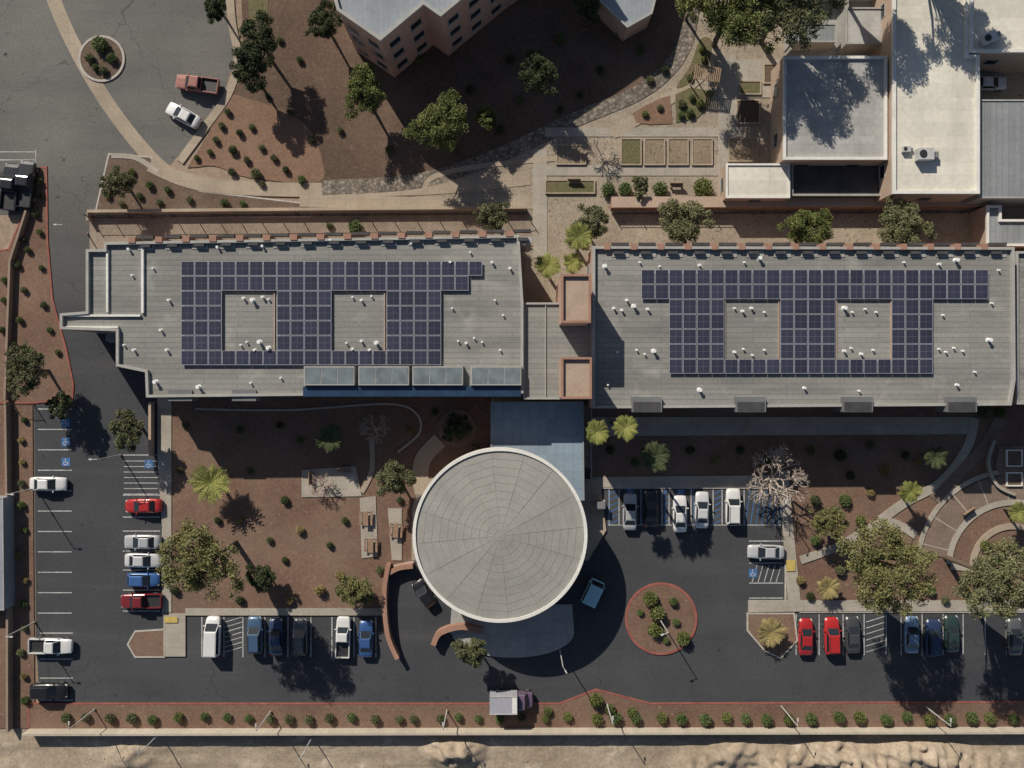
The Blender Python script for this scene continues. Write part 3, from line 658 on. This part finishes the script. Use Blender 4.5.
def car(px,py,ang,kind,rgb,label,scale=1.0,zoff=.022,top=None):
    sp=SPEC[kind]; t=thing({'pickup':'pickup_truck','van':'van','minibus':'van'}.get(kind,'parked_car'),label,{'pickup':'pickup truck','van':'van','minibus':'van'}.get(kind,'car'),W(px,py,.8)*1.0,math.radians(ang+R.uniform(-1.5,1.5)),'parked cars and trucks')
    t.location.z=zoff; t.scale=(scale,)*3
    def body():
        mb=MB(); loft(mb,sp['st'])
        if kind=='pickup':
            for y in (-.9,.9): mb.box((-1.7,y,.94),(2.16,.13,.34))
            mb.box((-2.74,0,.94),(.1,1.8,.34)); mb.box((-.62,0,.94),(.08,1.8,.34))
        return mb
    pm=paint(rgb)
    link('body',cached((kind,'body',rgb),body,pm,False),t)
    for p in t.children[0].data.polygons: p.use_smooth = kind!='pickup'
    x0,x1,r0,r1,wb,wr,zb,zr=sp['g']
    def cabin():
        mb=MB(); a=[(x0,-wb,zb-.08),(x1,-wb*.93,zb-.08),(x1,wb*.93,zb-.08),(x0,wb,zb-.08)]; b=[(r0,-wr,zr-.05),(r1,-wr,zr-.05),(r1,wr,zr-.05),(r0,wr,zr-.05)]
        e=[(r0+.12,-wr+.12,zr),(r1-.14,-wr+.12,zr),(r1-.14,wr-.12,zr),(r0+.12,wr-.12,zr)]
        mb.add(a+b+e,[(0,1,5,4),(1,2,6,5),(2,3,7,6),(3,0,4,7),(4,5,9,8),(5,6,10,9),(6,7,11,10),(7,4,8,11),(8,9,10,11)]); return mb
    link('cabin_roof',cached((kind,'cabin_roof',(top or rgb)),cabin,paint(top or rgb)),t)
    G=M['glass']
    link('windscreen',cached((kind,'windscreen'),lambda:glassq([(x1,-wb*.93,zb-.02),(x1,wb*.93,zb-.02),(r1,wr,zr-.05),(r1,-wr,zr-.05)],.9),G),t)
    link('rear_window',cached((kind,'rear_window'),lambda:glassq([(x0,-wb,zb),(x0,wb,zb),(r0,wr,zr-.05),(r0,-wr,zr-.05)],.84),G),t)
    for s in (-1,1):
        link('side_window',cached((kind,'side_window',s),lambda:glassq([(x0+.1,s*wb,zb),(x1-.1,s*wb*.93,zb),(r1,s*wr,zr-.05),(r0,s*wr,zr-.05)],.84),G),t)
    wx=sp['wx']; hw=max(q[1] for q in sp['st']); wm=cached((kind,'wheel'),lambda:wheel_mb(sp['wr']),[M['rubber'],M['rim']])
    for sx in (-1,1):
        for sy in (-1,1): link('wheel',wm,t,(sx*wx,sy*(hw-.09),sp['wr']))
    xf=sp['st'][-1][0]; xr=sp['st'][0][0]
    for s in (-1,1):
        link('headlight',cached((kind,'headlight'),lambda:MB().box((0,0,0),(.34,.3,.14),0,0,.8),M['lamp']),t,(xf-.24,s*hw*.70,sp['st'][-2][3]-.1),-s*.45)
        link('tail_light',cached((kind,'tail_light'),lambda:MB().box((0,0,0),(.12,.26,.2),0,0,.9),M['tail']),t,(xr+.08,s*hw*.72,sp['st'][1][3]-.16))
        link('wing_mirror',cached((kind,'wing_mirror',rgb),lambda:MB().box((0,0,0),(.14,.26,.16),0,0,.8),pm),t,(x1-.35,s*(hw+.06),zb+.02))
    if kind=='suv':
        for s in (-1,1): link('roof_rail',cached((kind,'roof_rail'),lambda:MB().box((0,0,0),(1.9,.05,.06)),M['metal_dark']),t,((r0+r1)/2,s*(wr-.06),zr+.03))
    if kind=='pickup':
        link('bed_liner',cached((kind,'bed_liner'),lambda:MB().box((-1.68,0,.805),(2.02,1.66,.03)),M['metal_dark']),t)
    return t
WH=(.72,.72,.70); SI=(.42,.43,.44); RED=(.42,.03,.03); DRED=(.20,.025,.03); BLU=(.05,.13,.33); NAV=(.03,.05,.11); BLK=(.018,.018,.02); GRY=(.10,.105,.11); LBL=(.16,.25,.38); GRN=(.03,.055,.05)
car(197,84,172,'pickup',(.36,.17,.14),'faded red pickup driving in the upper left car park',1.0,.012)
car(183,115,150,'sedan',WH,'white car stopped at an angle in the upper left car park',1.0,.012)
car(11,187,85,'pickup',(.02,.021,.024),'black pickup at the left edge of the upper car park, left of a pair',1.1,.012)
car(26,184,84,'pickup',(.028,.03,.034),'black pickup at the left edge of the upper car park, right of a pair',1.1,.012)
car(48,484,0,'sedan',WH,'white car in the left edge parking column, upper of three')
car(143,506,180,'sedan',RED,'bright red car just below the hatched bay in the left double row')
car(142,542,180,'sedan',SI,'silver car below the gap under the bright red car')
car(143,560.5,0,'sedan',(.55,.56,.56),'pale silver car directly above the blue hatchback')
car(143,580,0,'hatch',BLU,'bright blue hatchback between silver car and dark red pickup')
car(141,601,180,'pickup',DRED,'dark red pickup with black bed, lowest in the left double row',.95)
car(51,646,0,'pickup',WH,'white pickup parked against the left edge, low in the picture')
car(49,691,0,'suv',BLK,'black sport utility parked in the bottom left corner')
car(213,636,90,'van',WH,'white van at the left end of the bottom left parking row')
car(255,635,90,'suv',(.06,.11,.19),'dark blue sport utility, second vehicle in the bottom left row')
car(276,637,90,'sedan',NAV,'navy car between the blue and grey vehicles in bottom left row')
car(300,637,90,'suv',GRY,'dark grey sport utility, fourth in the bottom left row')
car(343,637,90,'pickup',WH,'white pickup with dark bed facing the courtyard, beside a blue car',.95)
car(366,639,90,'sedan',(.04,.10,.26),'blue car at right end of bottom left parking row')
car(630,512,90,'sedan',SI,'silver car, leftmost in the parking row right of the hall')
car(651,509,90,'sedan',BLK,'black car, second in the parking row right of the hall')
car(680,514,90,'sedan',WH,'white car in middle of the parking row right of the hall')
car(702,510,90,'sedan',(.6,.61,.62),'pale grey car, fourth in the parking row right of the hall')
car(733,507,90,'suv',WH,'white sport utility with roof rails, right end of the row by bare tree')
car(766,552,180,'sedan',(.48,.49,.5),'silver car alone parked sideways near the yellow tactile strip')
car(806,637,90,'sedan',(.40,.025,.028),'red car beside the planted island, leftmost in bottom right row')
car(832,636,90,'suv',(.48,.03,.03),'red sport utility, second vehicle in the bottom right row')
car(853,635,90,'sedan',(.06,.065,.07),'dark grey car right of the two red ones')
car(912,635,90,'sedan',LBL,'light blue car under the big yellow-green tree, bottom right row')
car(933,638,90,'suv',NAV,'navy sport utility between the light blue and dark green cars')
car(952,634,90,'sedan',GRN,'dark green car at right of the bottom right row')
car(1015,637,90,'sedan',GRY,'grey car at the right edge under the rightmost big tree')
car(424,594,125,'hatch',BLK,'black hatchback parked at an angle left of the round hall',.92)
car(593,592,65,'minibus',(.34,.58,.66),'short boxy turquoise van in the shade right of the hall',.95)
car(989,83,0,'sedan',(.50,.52,.56),'pale car in the parking court at upper right')
def box_truck():
    t=thing('box_truck','box truck with pale box and mauve cab on the bottom road','truck',W(511,701,1.5),0); t.location.z=.022
    MB().box((0,0,.62),(5.4,.9,.22)).build('chassis',M['metal_dark'],t)
    b=MB(); b.box((-.95,0,1.85),(3.5,2.25,2.2)); b.build('cargo_box',plain('box_paint',(.34,.34,.38),.5),t)
    for s in (-1,1): MB().box((-.95,s*1.1,2.98),(3.5,.07,.06)).build('box_rail',M['metal_pale'],t)
    MB().box((.45,0,2.965),(.6,2.0,.03)).build('box_panel',M['white_trim'],t)
    c=MB(); loft(c,[(.9,.98,.5,2.0),(1.0,1.0,.45,2.1),(1.75,1.0,.45,2.1),(2.15,.98,.45,1.35),(2.7,.9,.5,1.25),(2.85,.6,.55,1.05)]); c.build('cab',paint((.16,.11,.17)),t)
    MB().add([(2.14,-.82,1.42),(2.14,.82,1.42),(1.8,.78,2.05),(1.8,-.78,2.05)],[(0,1,2,3)]).build('windscreen',M['glass'],t)
    wm=wheel_mb(.42).mesh('wheel',[M['rubber'],M['rim']])
    for x in (-1.7,2.1):
        for s in (-1,1): link('wheel',wm,t,(x,s*.95,.42))
box_truck()
# ------------------------------------------------------------------ garden furniture
def table(px,py,rz,label,mat='wood_brown'):
    t=thing('picnic_table',label,'table',W(px,py,.5),rz); t.location.z=.18
    MB().box((0,0,.74),(1.8,.7,.06)).build('tabletop',M[mat],t)
    for s in (-1,1):
        MB().box((0,s*.72,.45),(1.8,.28,.05)).build('bench_seat',M[mat],t)
        mb=MB(); mb.tube((s*.7,-.8,0),(s*.7,.25,.72),.05,.05,6); mb.tube((s*.7,.8,0),(s*.7,-.25,.72),.05,.05,6); mb.box((s*.7,0,.42),(.06,1.6,.06)); mb.build('leg',M['metal_dark'],t)
table(366,518,1.57,'brown picnic table on the narrow courtyard patio, upper left one'); table(371,545,1.57,'brown picnic table at lower end of the narrow courtyard patio'); table(396,530,1.5,'brown picnic table on the patio strip beside the round hall')
def bench(px,py,rz,label):
    t=thing('garden_bench',label,'bench',W(px,py,.4),rz); t.location.z=.18
    MB().box((0,0,.44),(1.7,.45,.06)).build('seat',M['wood'],t); MB().box((0,.24,.72),(1.7,.06,.42)).build('backrest',M['wood'],t)
    for s in (-1,1): MB().box((s*.7,0,.21),(.08,.4,.42)).build('leg',M['metal_dark'],t)
bench(312,478,1.57,'brown bench at the left side of the pale courtyard patio'); bench(345,470,0,'brown bench at upper right of the pale courtyard patio'); bench(574,182,0,'brown bench below the garden path near palms'); bench(676,186,0,'brown bench between round shrubs under the planter beds'); bench(968,512,.6,'brown bench on the curved brick plaza')
def bed(px,py,w,h,label,soil='bed_tan',frame='walk',hh=.3):
    t=thing('planter_bed',label,'planter',W(px,py,.2)); t.location.z=.1; P=ccw([Vector(q)*S for q in ((-w/2,-h/2),(w/2,-h/2),(w/2,h/2),(-w/2,h/2))])
    MB().ring(P,offset(P,.16),0,hh).build('frame',M[frame],t); MB().sheet(offset(P,.16),hh-.08).build('soil',M[soil],t)
for i,x in enumerate((631,654.5,678,702)): bed(x,152,21,27,'square planter bed with tan soil, %s from left in the garden row'%ordn(i+1),'bed_green' if i in(0,) else 'bed_tan')
bed(748,112,24,24,'soil planter bed right of path, upper of two','slope'); bed(743,150,30,24,'soil planter bed right of path, lower of two','bed_tan'); bed(571,155,30,20,'bare soil bed beside the central garden path'); bed(570,187,50,14,'long narrow bed below the central garden path','bed_green')
bed(750,88,22,14,'small planter bed on the paved court left of the grey workshop, left one','bed_green'); bed(770,74,14,20,'small planter bed on the paved court left of the grey workshop, right one','slope')
bed(1013,458,16,17,'white-edged planter at the right edge, upper of two beside the ramp','mulch_dark','white_trim',.45); bed(1013,479,16,14,'white-edged planter at the right edge, lower of two beside the ramp','mulch_dark','white_trim',.45)
def pergola(px,py,rz,label,w=3.4,d=1.8,h=2.4):
    t=thing('pergola',label,'pergola',W(px,py,h),rz); t.location.z=.1
    for sx in (-1,1):
        for sy in (-1,1): MB().box((sx*w*.45,sy*d*.45,h/2),(.12,.12,h)).build('post',M['wood'],t)
    for s in (-1,1): MB().box((0,s*d*.45,h+.06),(w,.1,.12)).build('beam',M['wood'],t)
    mb=MB()
    for k in range(14): mb.box((-w/2+w*(k+.5)/14,0,h+.16),(.14,d*1.05,.06))
    mb.build('slats',M['wood'],t)
pergola(707,74,-.15,'brown slatted pergola beside the garden path, upper right')
def cabinet(px,py,label):
    t=thing('utility_cabinet',label,'cabinet',W(px,py,1)); t.location.z=.12
    MB().box((0,0,.6),(1.2,.8,1.1)).build('cabinet_body',M['metal_grey'],t); MB().box((0,0,1.18),(1.3,.9,.08)).build('lid',M['metal_grey'],t); MB().box((0,0,.04),(1.5,1.1,.1)).build('plinth',M['kerb'],t)
cabinet(112,338,'grey utility cabinet under the left tip of the long wing'); cabinet(600,505,'grey utility cabinet left of the parking row right of the hall')

# ------------------------------------------------------------------ plants
def leafcloud(mb,c,rad,n,leaf,rg,flat=.75,m=0):
    g=rg.gauss; V=mb.v; F=mb.f
    for _ in range(n):
        dx,dy,dz=g(0,1),g(0,1),g(0,1); l=math.sqrt(dx*dx+dy*dy+dz*dz)+1e-6; q=rad*rg.random()**.45/l
        px,py,pz=c[0]+dx*q,c[1]+dy*q,c[2]+dz*q*flat
        nn=Vector((g(0,.6),g(0,.6),g(.6,.5))).normalized(); u=nn.orthogonal().normalized()
        a=rg.random()*6.28; w=nn.cross(u); ca,sa=math.cos(a),math.sin(a)
        L=leaf*rg.uniform(.6,1.4)*.5; b=L*rg.uniform(.45,.7)
        u2=(u*ca+w*sa)*L; w2=(w*ca-u*sa)*b; o=len(V)
        V.append((px-u2.x,py-u2.y,pz-u2.z)); V.append((px+w2.x,py+w2.y,pz+w2.z)); V.append((px+u2.x,py+u2.y,pz+u2.z)); V.append((px-w2.x,py-w2.y,pz-w2.z))
        F.append((o,o+1,o+2,o+3)); mb.m.append(m)
def tree(px,py,rpx,mat,label,hc=None,dens=1.0,fill=1.0,bark='bark',flat=.6,name='broadleaf_tree'):
    rg=random.Random(int(px*31+py)); r=rpx*S; hc=hc or max(2.0,r*1.3)
    r*=(1-hc/H)
    p=W(px,py,hc); t=thing(name,label,'tree',(p.x,p.y,.1),0)
    mb=MB(); cl=[]; big=rpx>40; nc=int((20+r*9)*(1.7 if big else 1.3))
    lob=[rg.uniform(0,6.28) for _ in range(3)]
    lo,hi=(.08,.20) if big else (.12,.25)
    for i in range(nc):
        a=rg.uniform(0,6.28); q=rg.random()**.5
        er=r*(.86+.16*math.sin(2*a+lob[0])+.13*math.sin(3*a+lob[1])+.09*math.sin(5*a+lob[2]))
        x,y=math.cos(a)*q*er,math.sin(a)*q*er; z=hc+r*flat*(math.sqrt(max(0,1-q*q))*rg.uniform(-.1,1.0))
        cr=r*rg.uniform(lo,hi); cl.append((x,y,z,cr))
        leafcloud(mb,(x,y,z),cr,int((70+34*r)*dens*(cr/(r*.2))**1.6*1.15),(.16+.013*r),rg)
    leafcloud(mb,(0,0,hc),r*.74,int(430*r*dens*fill),.17+.015*r,rg,flat)
    mb.build('crown',M[mat],t)
    tb=MB(); fork=Vector((rg.uniform(-.1,.1)*r,rg.uniform(-.1,.1)*r,hc*.55)); tb.tube((0,0,0),fork,.06*r+.05,.045*r+.03,8)
    for x,y,z,cr in cl[::2]:
        mid=fork.lerp(Vector((x,y,z)),.5)+Vector((0,0,r*.05)); tb.tube(fork,mid,.03*r+.02,.02*r+.015,5); tb.tube(mid,(x,y,z-.2*cr),.02*r+.01,.01,4)
    tb.build('trunk',M[bark],t)
    return t
for a in [
 (127,430,20,'leaf_olive','olive-green tree beside the upper end of the left double parking row',4.2),
 (393,478,21,'leaf_olive','olive-green tree in the courtyard just left of the round hall',4),
 (457,428,15,'leaf_dark','dark tree inside the round brick planter ring'),
 (685,222,25,'leaf_pale','grey-green tree above the right wing, first of three from left',5),
 (808,231,27,'leaf_green','grey-green tree above the right wing, middle of three',5),
 (903,228,27,'leaf_pale','grey-green tree above the right wing, rightmost of three',5),
 (590,226,20,'leaf_olive','olive tree between the wings just right of the palms',5),
 (493,216,17,'leaf_olive','small olive tree on the terrace at right end of left wing',3.5),
 (118,184,17,'leaf_olive','olive tree in the planting bed at the road bend, upper left',3.5),
 (470,651,17,'leaf_olive','small tree at the curved wall below the round hall',4.5),
 (26,370,24,'leaf_olive','olive tree in the red strip left of the road',5),
 (60,406,14,'leaf_dark','small dark tree at the top of the left parking column',3.5),
 (200,562,43,'leaf_yellow','big yellow-green tree in the lower left of the courtyard',12,.9,.8),
 (262,577,15,'leaf_dark','added low dark tree for the shadow right of the big yellow-green courtyard tree',2.5),  # added dark crown, stands in for a shadow on the ground
 (886,568,50,'leaf_yellow','big yellow-green tree above the right parking row, left of two',12,.85,.75),
 (1003,580,47,'leaf_pale','big pale olive tree at the right edge beside curved paths',12.5,.8,.65),
 (828,522,19,'leaf_yellow','loose yellowish tree beside the pale path right of bare tree',3.5,.8,.6),
 (365,93,24,'leaf_green','bright green tree on the dark slope below the pink block',5),
 (440,126,30,'leaf_green','largest bright green tree on the dark slope',6),
 (487,118,13,'leaf_green','small green tree right of the largest slope tree',3),
 (538,75,22,'leaf_dark','dark tree in the middle of the upper slope',5),
 (258,42,25,'leaf_dark','dark tree at the upper left of the slope beside the path',5.5),
 (250,72,19,'leaf_dark','dark tree just below another at the slope left edge',4.5),
 (216,6,15,'leaf_dark','dark tree on the top edge beside the upper car park',4),
 (325,22,19,'leaf_dark','dark tree left of the pink block near the top edge',5),
 (735,10,48,'leaf_green','large green tree at top edge, left of the two large ones',10),
 (790,2,48,'leaf_olive','large dark tree at top edge above the grey workshop',11),
 (696,-2,22,'leaf_green','small green tree at top edge right of blue-grey kiosk',6),
 (588,6,15,'leaf_dark','small dark tree left of the blue-grey kiosk at top edge',4),
 (872,-46,40,'leaf_dark','tall tree beyond the top edge shading the white roof',12),
 (950,-62,40,'leaf_dark','tall tree beyond the top edge shading the corner roof',12.5),
 (355,590,19,'leaf_yellow','low yellowish tree near the bottom right of the courtyard',2.5,.8,.7),
 (640,186,10,'leaf_olive','small grey-green tree beside the round shrubs in the garden')]:
    tree(*a)
def frond(mb,rg,base,az,L,droop,m=0,wid=.32):
    n=9; prev=None
    for k in range(n+1):
        t=k/n; rad=L*t*(1-.12*droop*t); z=L*(.42*t-droop*.75*t*t)
        p=Vector((math.cos(az)*rad,math.sin(az)*rad,z))+Vector(base)
        if prev is not None:
            d=(p-prev).normalized(); s=Vector((-math.sin(az),math.cos(az),0)); w=wid*L*(math.sin(min(1,t*1.15+.08)*math.pi)**.6)*.8
            for sg in (-1,1):
                tip=p+s*sg*w+d*w*.6-Vector((0,0,w*.25)); mb.add([prev,p,tip+d*.03,tip-d*.06],[(0,1,2,3)],m)
                q=prev.lerp(p,.5); tip2=q+s*sg*w*.95+d*w*.55-Vector((0,0,w*.2)); mb.add([q-d*.04,q+d*.06,tip2],[(0,1,2)],m)
        prev=p
def palm(px,py,rpx,mat,label,h=3.5,n=44,name='palm_tree'):
    rg=random.Random(int(px*7+py)); L=rpx*S*1.08*(1-h/H); p=W(px,py,h); t=thing(name,label,'palm',(p.x,p.y,.1)); mb=MB()
    for k in range(n): frond(mb,rg,(0,0,h),k*2.39996+rg.uniform(-.2,.2),L*rg.uniform(.75,1.05),rg.uniform(.15,1.0),0,.20)
    mb.build('crown',M[mat],t)
    tr=MB()
    for k in range(6): tr.tube((0,0,h*k/6),(0,0,h*(k+1)/6),.22-.01*k,.19-.01*k,8)
    tr.build('trunk',M['bark'],t)
for a in [(211,483,26,'leaf_palm','large yellow-green palm in the upper left of the courtyard',3.0,48),
 (548,266,17,'leaf_palm','palm between the wings left of the upper tower, lowest of three',6),(578,237,18,'leaf_palm','palm between the wings, topmost of three',6),(573,263,14,'leaf_palm','small palm just above the upper tower',5),
 (597,432,16,'leaf_palm','bright palm right of the canopy, left one of a pair',12.0,56),(625,428,16,'leaf_palm','bright palm right of the canopy, right one of a pair',12.4,56),
 (331,438,18,'leaf_dark','dark shaded palm in the courtyard under the left wing'),(655,456,19,'leaf_dark','dark shaded palm in the bed below the right wing',9,56),  # dark leaf colour on these two palms carries the shade below the wings
 (910,492,15,'leaf_palm','palm beside the curving path at right'),(828,588,15,'leaf_straw','straw-coloured palm left of the big right tree',1.5),(771,632,19,'leaf_straw','straw-coloured palm on the planted parking island',1.5,48),(935,457,15,'leaf_dark','dark palm in the shaded bed near the curved path'),(1018,512,14,'leaf_palm','palm at the right edge near the steps',3)]: palm(*a)
def bare(px,py,rpx,mat,label,depth=6):
    rg=random.Random(int(px+py)); r=rpx*S; h=r*1.1; p=W(px,py,h); t=thing('bare_tree',label,'tree',(p.x,p.y,.1)); tb=MB(); tw=MB()
    tb.tube((0,0,0),(0,0,h*.3),.05*r+.03,.045*r+.02,7)
    def grow(p,d,l,rad,k):
        q=p+d*l; (tb if k>3 else tw).tube(p,q,rad,rad*.72,4 if k<4 else 5)
        if k==0: return
        for _ in range(3 if k>1 else 2):
            e=(d+Vector((rg.gauss(0,.55),rg.gauss(0,.55),rg.gauss(0,.3)))).normalized(); grow(q,e,l*rg.uniform(.6,.85),rad*.68,k-1)
    for k in range(6):
        a=k*1.05+rg.uniform(-.3,.3); grow(Vector((0,0,h*.3)),Vector((math.cos(a),math.sin(a),.75)).normalized(),r*.36,.032*r+.015,depth-1)
    tb.build('trunk',M[mat],t); tw.build('crown',M[mat],t)
bare(780,480,32,'bark_pale','large bare pale-branched tree right of the white sport utility',6); bare(320,487,14,'bark_pink','small bare pinkish tree on the pale courtyard patio',5); bare(374,430,17,'bark_pale','bare shrub-like tree in the shaded upper courtyard',5); bare(602,150,15,'bark_pale','bare tree beside the row of garden planter beds',5)
def shrub_meshes(mat,n=4):
    out=[]
    for i in range(n):
        rg=random.Random(i*13+len(mat)); mb=MB()
        leafcloud(mb,(0,0,.55),.86,950,.19,rg,.82)
        for k in range(5):
            a=rg.uniform(0,6.28); q=rg.random()**.6*.6; leafcloud(mb,(math.cos(a)*q,math.sin(a)*q,.6+.4*(1-q)*rg.random()),rg.uniform(.24,.36),50,.2,rg,.85)
        st=MB()
        for k in range(5):
            a=k*1.26; st.tube((0,0,0),(math.cos(a)*.4,math.sin(a)*.4,.5),.05,.02,4)
        out.append((mb.mesh('foliage',M[mat]),st.mesh('stem',M['bark'])))
    return out
SH={m:shrub_meshes(m) for m in ('leaf_shrub','leaf_dark','leaf_green','leaf_straw','leaf_olive')}
def shrub(px,py,rpx,label,mat='leaf_shrub',group=None,z=.12):
    me,st=R.choice(SH[mat]); s=rpx*S*1.05; p=W(px,py,.5*s)
    t=thing('shrub',label,'shrub',(p.x,p.y,z),R.uniform(0,6.28),group); t.scale=(s,s,s*R.uniform(.85,1.1))
    link('foliage',me,t); link('stem',st,t)
bx=[65,88,110,130,152,180,205,228,250,272,290,310,330,352,376,398,415,440,458,480,500,522,545,568,595,617,635,660,682,703,725,747,768,790,812,838,860,885,905,930,950,970,990,1012]
for i,x in enumerate(bx):
    y=718+R.uniform(-1.5,1.5)
    shrub(x+R.uniform(-2,2),y,(R.uniform(4.6,6.2) if x<590 else R.uniform(5.8,7.2)),'round green shrub in the bottom border, %s from left'%ordn(i+1),R.choice(['leaf_shrub','leaf_shrub','leaf_green','leaf_olive']) if x<590 else 'leaf_green' if i%3==0 else 'leaf_shrub','shrubs along the bottom border')
for i,(x,y,r) in enumerate([(596,700,8),(610,709,6),(632,712,6),(548,711,5)]): shrub(x,y,r,'shrub at the raised bulge of bottom border, %s of four'%ordn(i+1),'leaf_green')
for i,(x,y,r) in enumerate([(650,598,8.5),(657,613,9),(655,630,8.5),(683,638,8),(640,612,4),(673,601,5),(676,622,4.5),(666,640,4)]): shrub(x,y,r,'green shrub in the round red island, '+['upper left large','centre large','lower centre large','lower right','left small','upper right','right small','bottom small'][i],'leaf_green' if r>7 else 'leaf_shrub')
for i,(x,y,r,w) in enumerate([(100,45,9,'top'),(90,58,5.5,'left'),(112,58,6,'right'),(104,71,5,'bottom'),(96,68,4,'lower left')]): shrub(x,y,r,'shrub in the circular planter of the upper left car park, '+w+' one','leaf_olive' if i%2 else 'leaf_shrub')
sl=[(228,112,4),(222,126,4),(240,133,4),(216,140,4),(252,127,4),(233,150,5),(262,148,4),(247,160,4),(274,158,4),(256,174,6),(232,172,4.5),(302,180,5),(210,152,3.5),(268,96,3.5),(290,112,3.5),(312,140,4),(286,170,4),(197,158,3.5)]
for i,(x,y,r) in enumerate(sorted(sl)): shrub(x,y,r,'small shrub on the red slope beside the upper car park, %s from left'%ordn(i+1),R.choice(['leaf_olive','leaf_shrub','leaf_dark']))
for i,(x,y,r) in enumerate([(608,190,8),(625,190,8),(660,189,8.5),(703,188,11)]): shrub(x,y,r,'round shrub in the garden above the brown retaining wall, %s from left'%ordn(i+1),'leaf_shrub' if i<3 else 'leaf_green')
gb=[(645,114,4),(660,108,4),(682,104,5),(692,98,4),(700,104,5),(690,113,5),(681,115,4),(702,50,4),(704,60,4),(697,70,4),(690,78,4)]
for i,(x,y,r) in enumerate(sorted(gb)): shrub(x,y,r,'low green plant in the curved garden beds, %s from left'%ordn(i+1),R.choice(['leaf_green','leaf_shrub','leaf_olive']))
ls=[(40,182,4),(41,196,3.5),(36,214,4),(40,232,3.5),(28,250,4),(42,268,3.5),(24,290,4),(44,305,4),(20,320,4),(50,330,3.5),(58,352,3.5),(14,345,4),(24,240,3.5),(18,265,4),(5,280,4),(4,300,3.5),(3,330,4)]
for i,(x,y,r) in enumerate(sorted(ls,key=lambda q:q[1])): shrub(x,y,r,'small shrub in the red strip left of the road, %s from top'%ordn(i+1),R.choice(['leaf_olive','leaf_shrub','leaf_dark']))
lb=[(22,y) for y in (420,440,462,483,505,530,555,580,604,628,652,676,700)]
for i,(x,y) in enumerate(lb): shrub(x+R.uniform(-3,4),y,R.uniform(3.4,5),'small shrub in the narrow left border strip, %s from top'%ordn(i+1),R.choice(['leaf_olive','leaf_shrub','leaf_straw']))
pb=[(132,172,4),(150,185,4.5),(168,190,4),(140,196,4),(122,204,4),(160,203,4),(190,200,4),(225,203,5),(243,204,4),(108,196,4),(355,227,8),(330,226,4),(262,184,4)]
for i,(x,y,r) in enumerate(sorted(pb)): shrub(x,y,r,'shrub in the planting bed above the left wing, %s from left'%ordn(i+1),R.choice(['leaf_olive','leaf_shrub','leaf_green']))
cb=[(185,425,4),(240,430,4),(280,425,4),(300,440,4),(180,470,4),(250,470,4),(285,500,5),(240,520,4),(300,530,5),(330,545,4),(285,560,4),(320,590,6),(340,575,5),(370,595,6),(240,600,5),(290,600,5),(175,590,5),(345,520,4),(410,430,4),(435,412,4),(475,450,5),(380,570,5),(270,540,4),(400,500,4),(218,520,4)]
for i,(x,y,r) in enumerate(sorted(cb)): shrub(x,y,r,'shrub in the brown courtyard, %s from left'%ordn(i+1),R.choice(['leaf_olive','leaf_shrub','leaf_straw','leaf_dark']))
rb=[(610,450,5),(635,462,5),(690,450,5),(715,460,5),(740,450,5),(810,450,5),(840,455,7),(870,445,5),(885,470,6),(815,500,6),(845,500,7),(815,540,6),(835,510,6),(860,520,6),(800,580,5),(810,596,5),(840,570,6),(930,590,6),(965,590,6),(1000,548,8),(985,545,6),(1014,548,6),(905,455,5),(985,412,8),(1000,413,6),(870,492,5),(768,460,5),(945,600,5),(892,548,6),(905,575,6),(870,560,6),(918,462,4),(850,475,5)]
for i,(x,y,r) in enumerate(sorted(rb)): shrub(x,y,r,'shrub in the right-hand planting beds, %s from left'%ordn(i+1),R.choice(['leaf_olive','leaf_shrub','leaf_straw','leaf_green','leaf_dark']))
ts=[(420,60,5),(470,90,5),(510,60,5),(560,40,6),(600,70,5),(580,95,4),(500,130,5),(340,130,4),(390,150,5),(520,100,4),(640,50,5),(650,80,5),(455,150,4),(560,110,4),(620,30,7),(640,20,8),(665,70,5),(300,60,4),(280,40,4)]
for i,(x,y,r) in enumerate(sorted(ts)): shrub(x,y,r,'shrub on the dark upper slope, %s from left'%ordn(i+1),R.choice(['leaf_olive','leaf_dark','leaf_dark','leaf_shrub']))

# ------------------------------------------------------------------ light and camera
EL=math.radians(33.5); sd=Vector((.53,-.85,0)).normalized()
d=Vector((sd.x*math.cos(EL),sd.y*math.cos(EL),-math.sin(EL)))
sl_=bpy.data.lights.new('sun','SUN'); sl_.energy=5.0; sl_.angle=math.radians(.5); sl_.color=(1,.92,.80)
so=bpy.data.objects.new('sun',sl_); C.objects.link(so); so.rotation_euler=d.to_track_quat('-Z','Y').to_euler(); so.location=(-40,60,80)
w=bpy.data.worlds.new('World'); scene.world=w; w.use_nodes=True; nt=w.node_tree
sk=nt.nodes.new('ShaderNodeTexSky'); sk.sky_type='NISHITA'; sk.sun_disc=False; sk.sun_elevation=EL; sk.sun_rotation=math.atan2(-sd.x,-sd.y)
nt.links.new(sk.outputs[0],nt.nodes['Background'].inputs[0]); nt.nodes['Background'].inputs[1].default_value=.06
cam=bpy.data.cameras.new('camera'); co=bpy.data.objects.new('camera',cam); C.objects.link(co); co.location=(0,0,H); co.rotation_euler=(0,0,0)
cam.sensor_width=36; cam.lens=36*H/(1024*S); cam.clip_end=5000; cam.clip_start=.5
scene.camera=co
scene.view_settings.view_transform='Standard'; scene.view_settings.look='None'; scene.view_settings.exposure=0
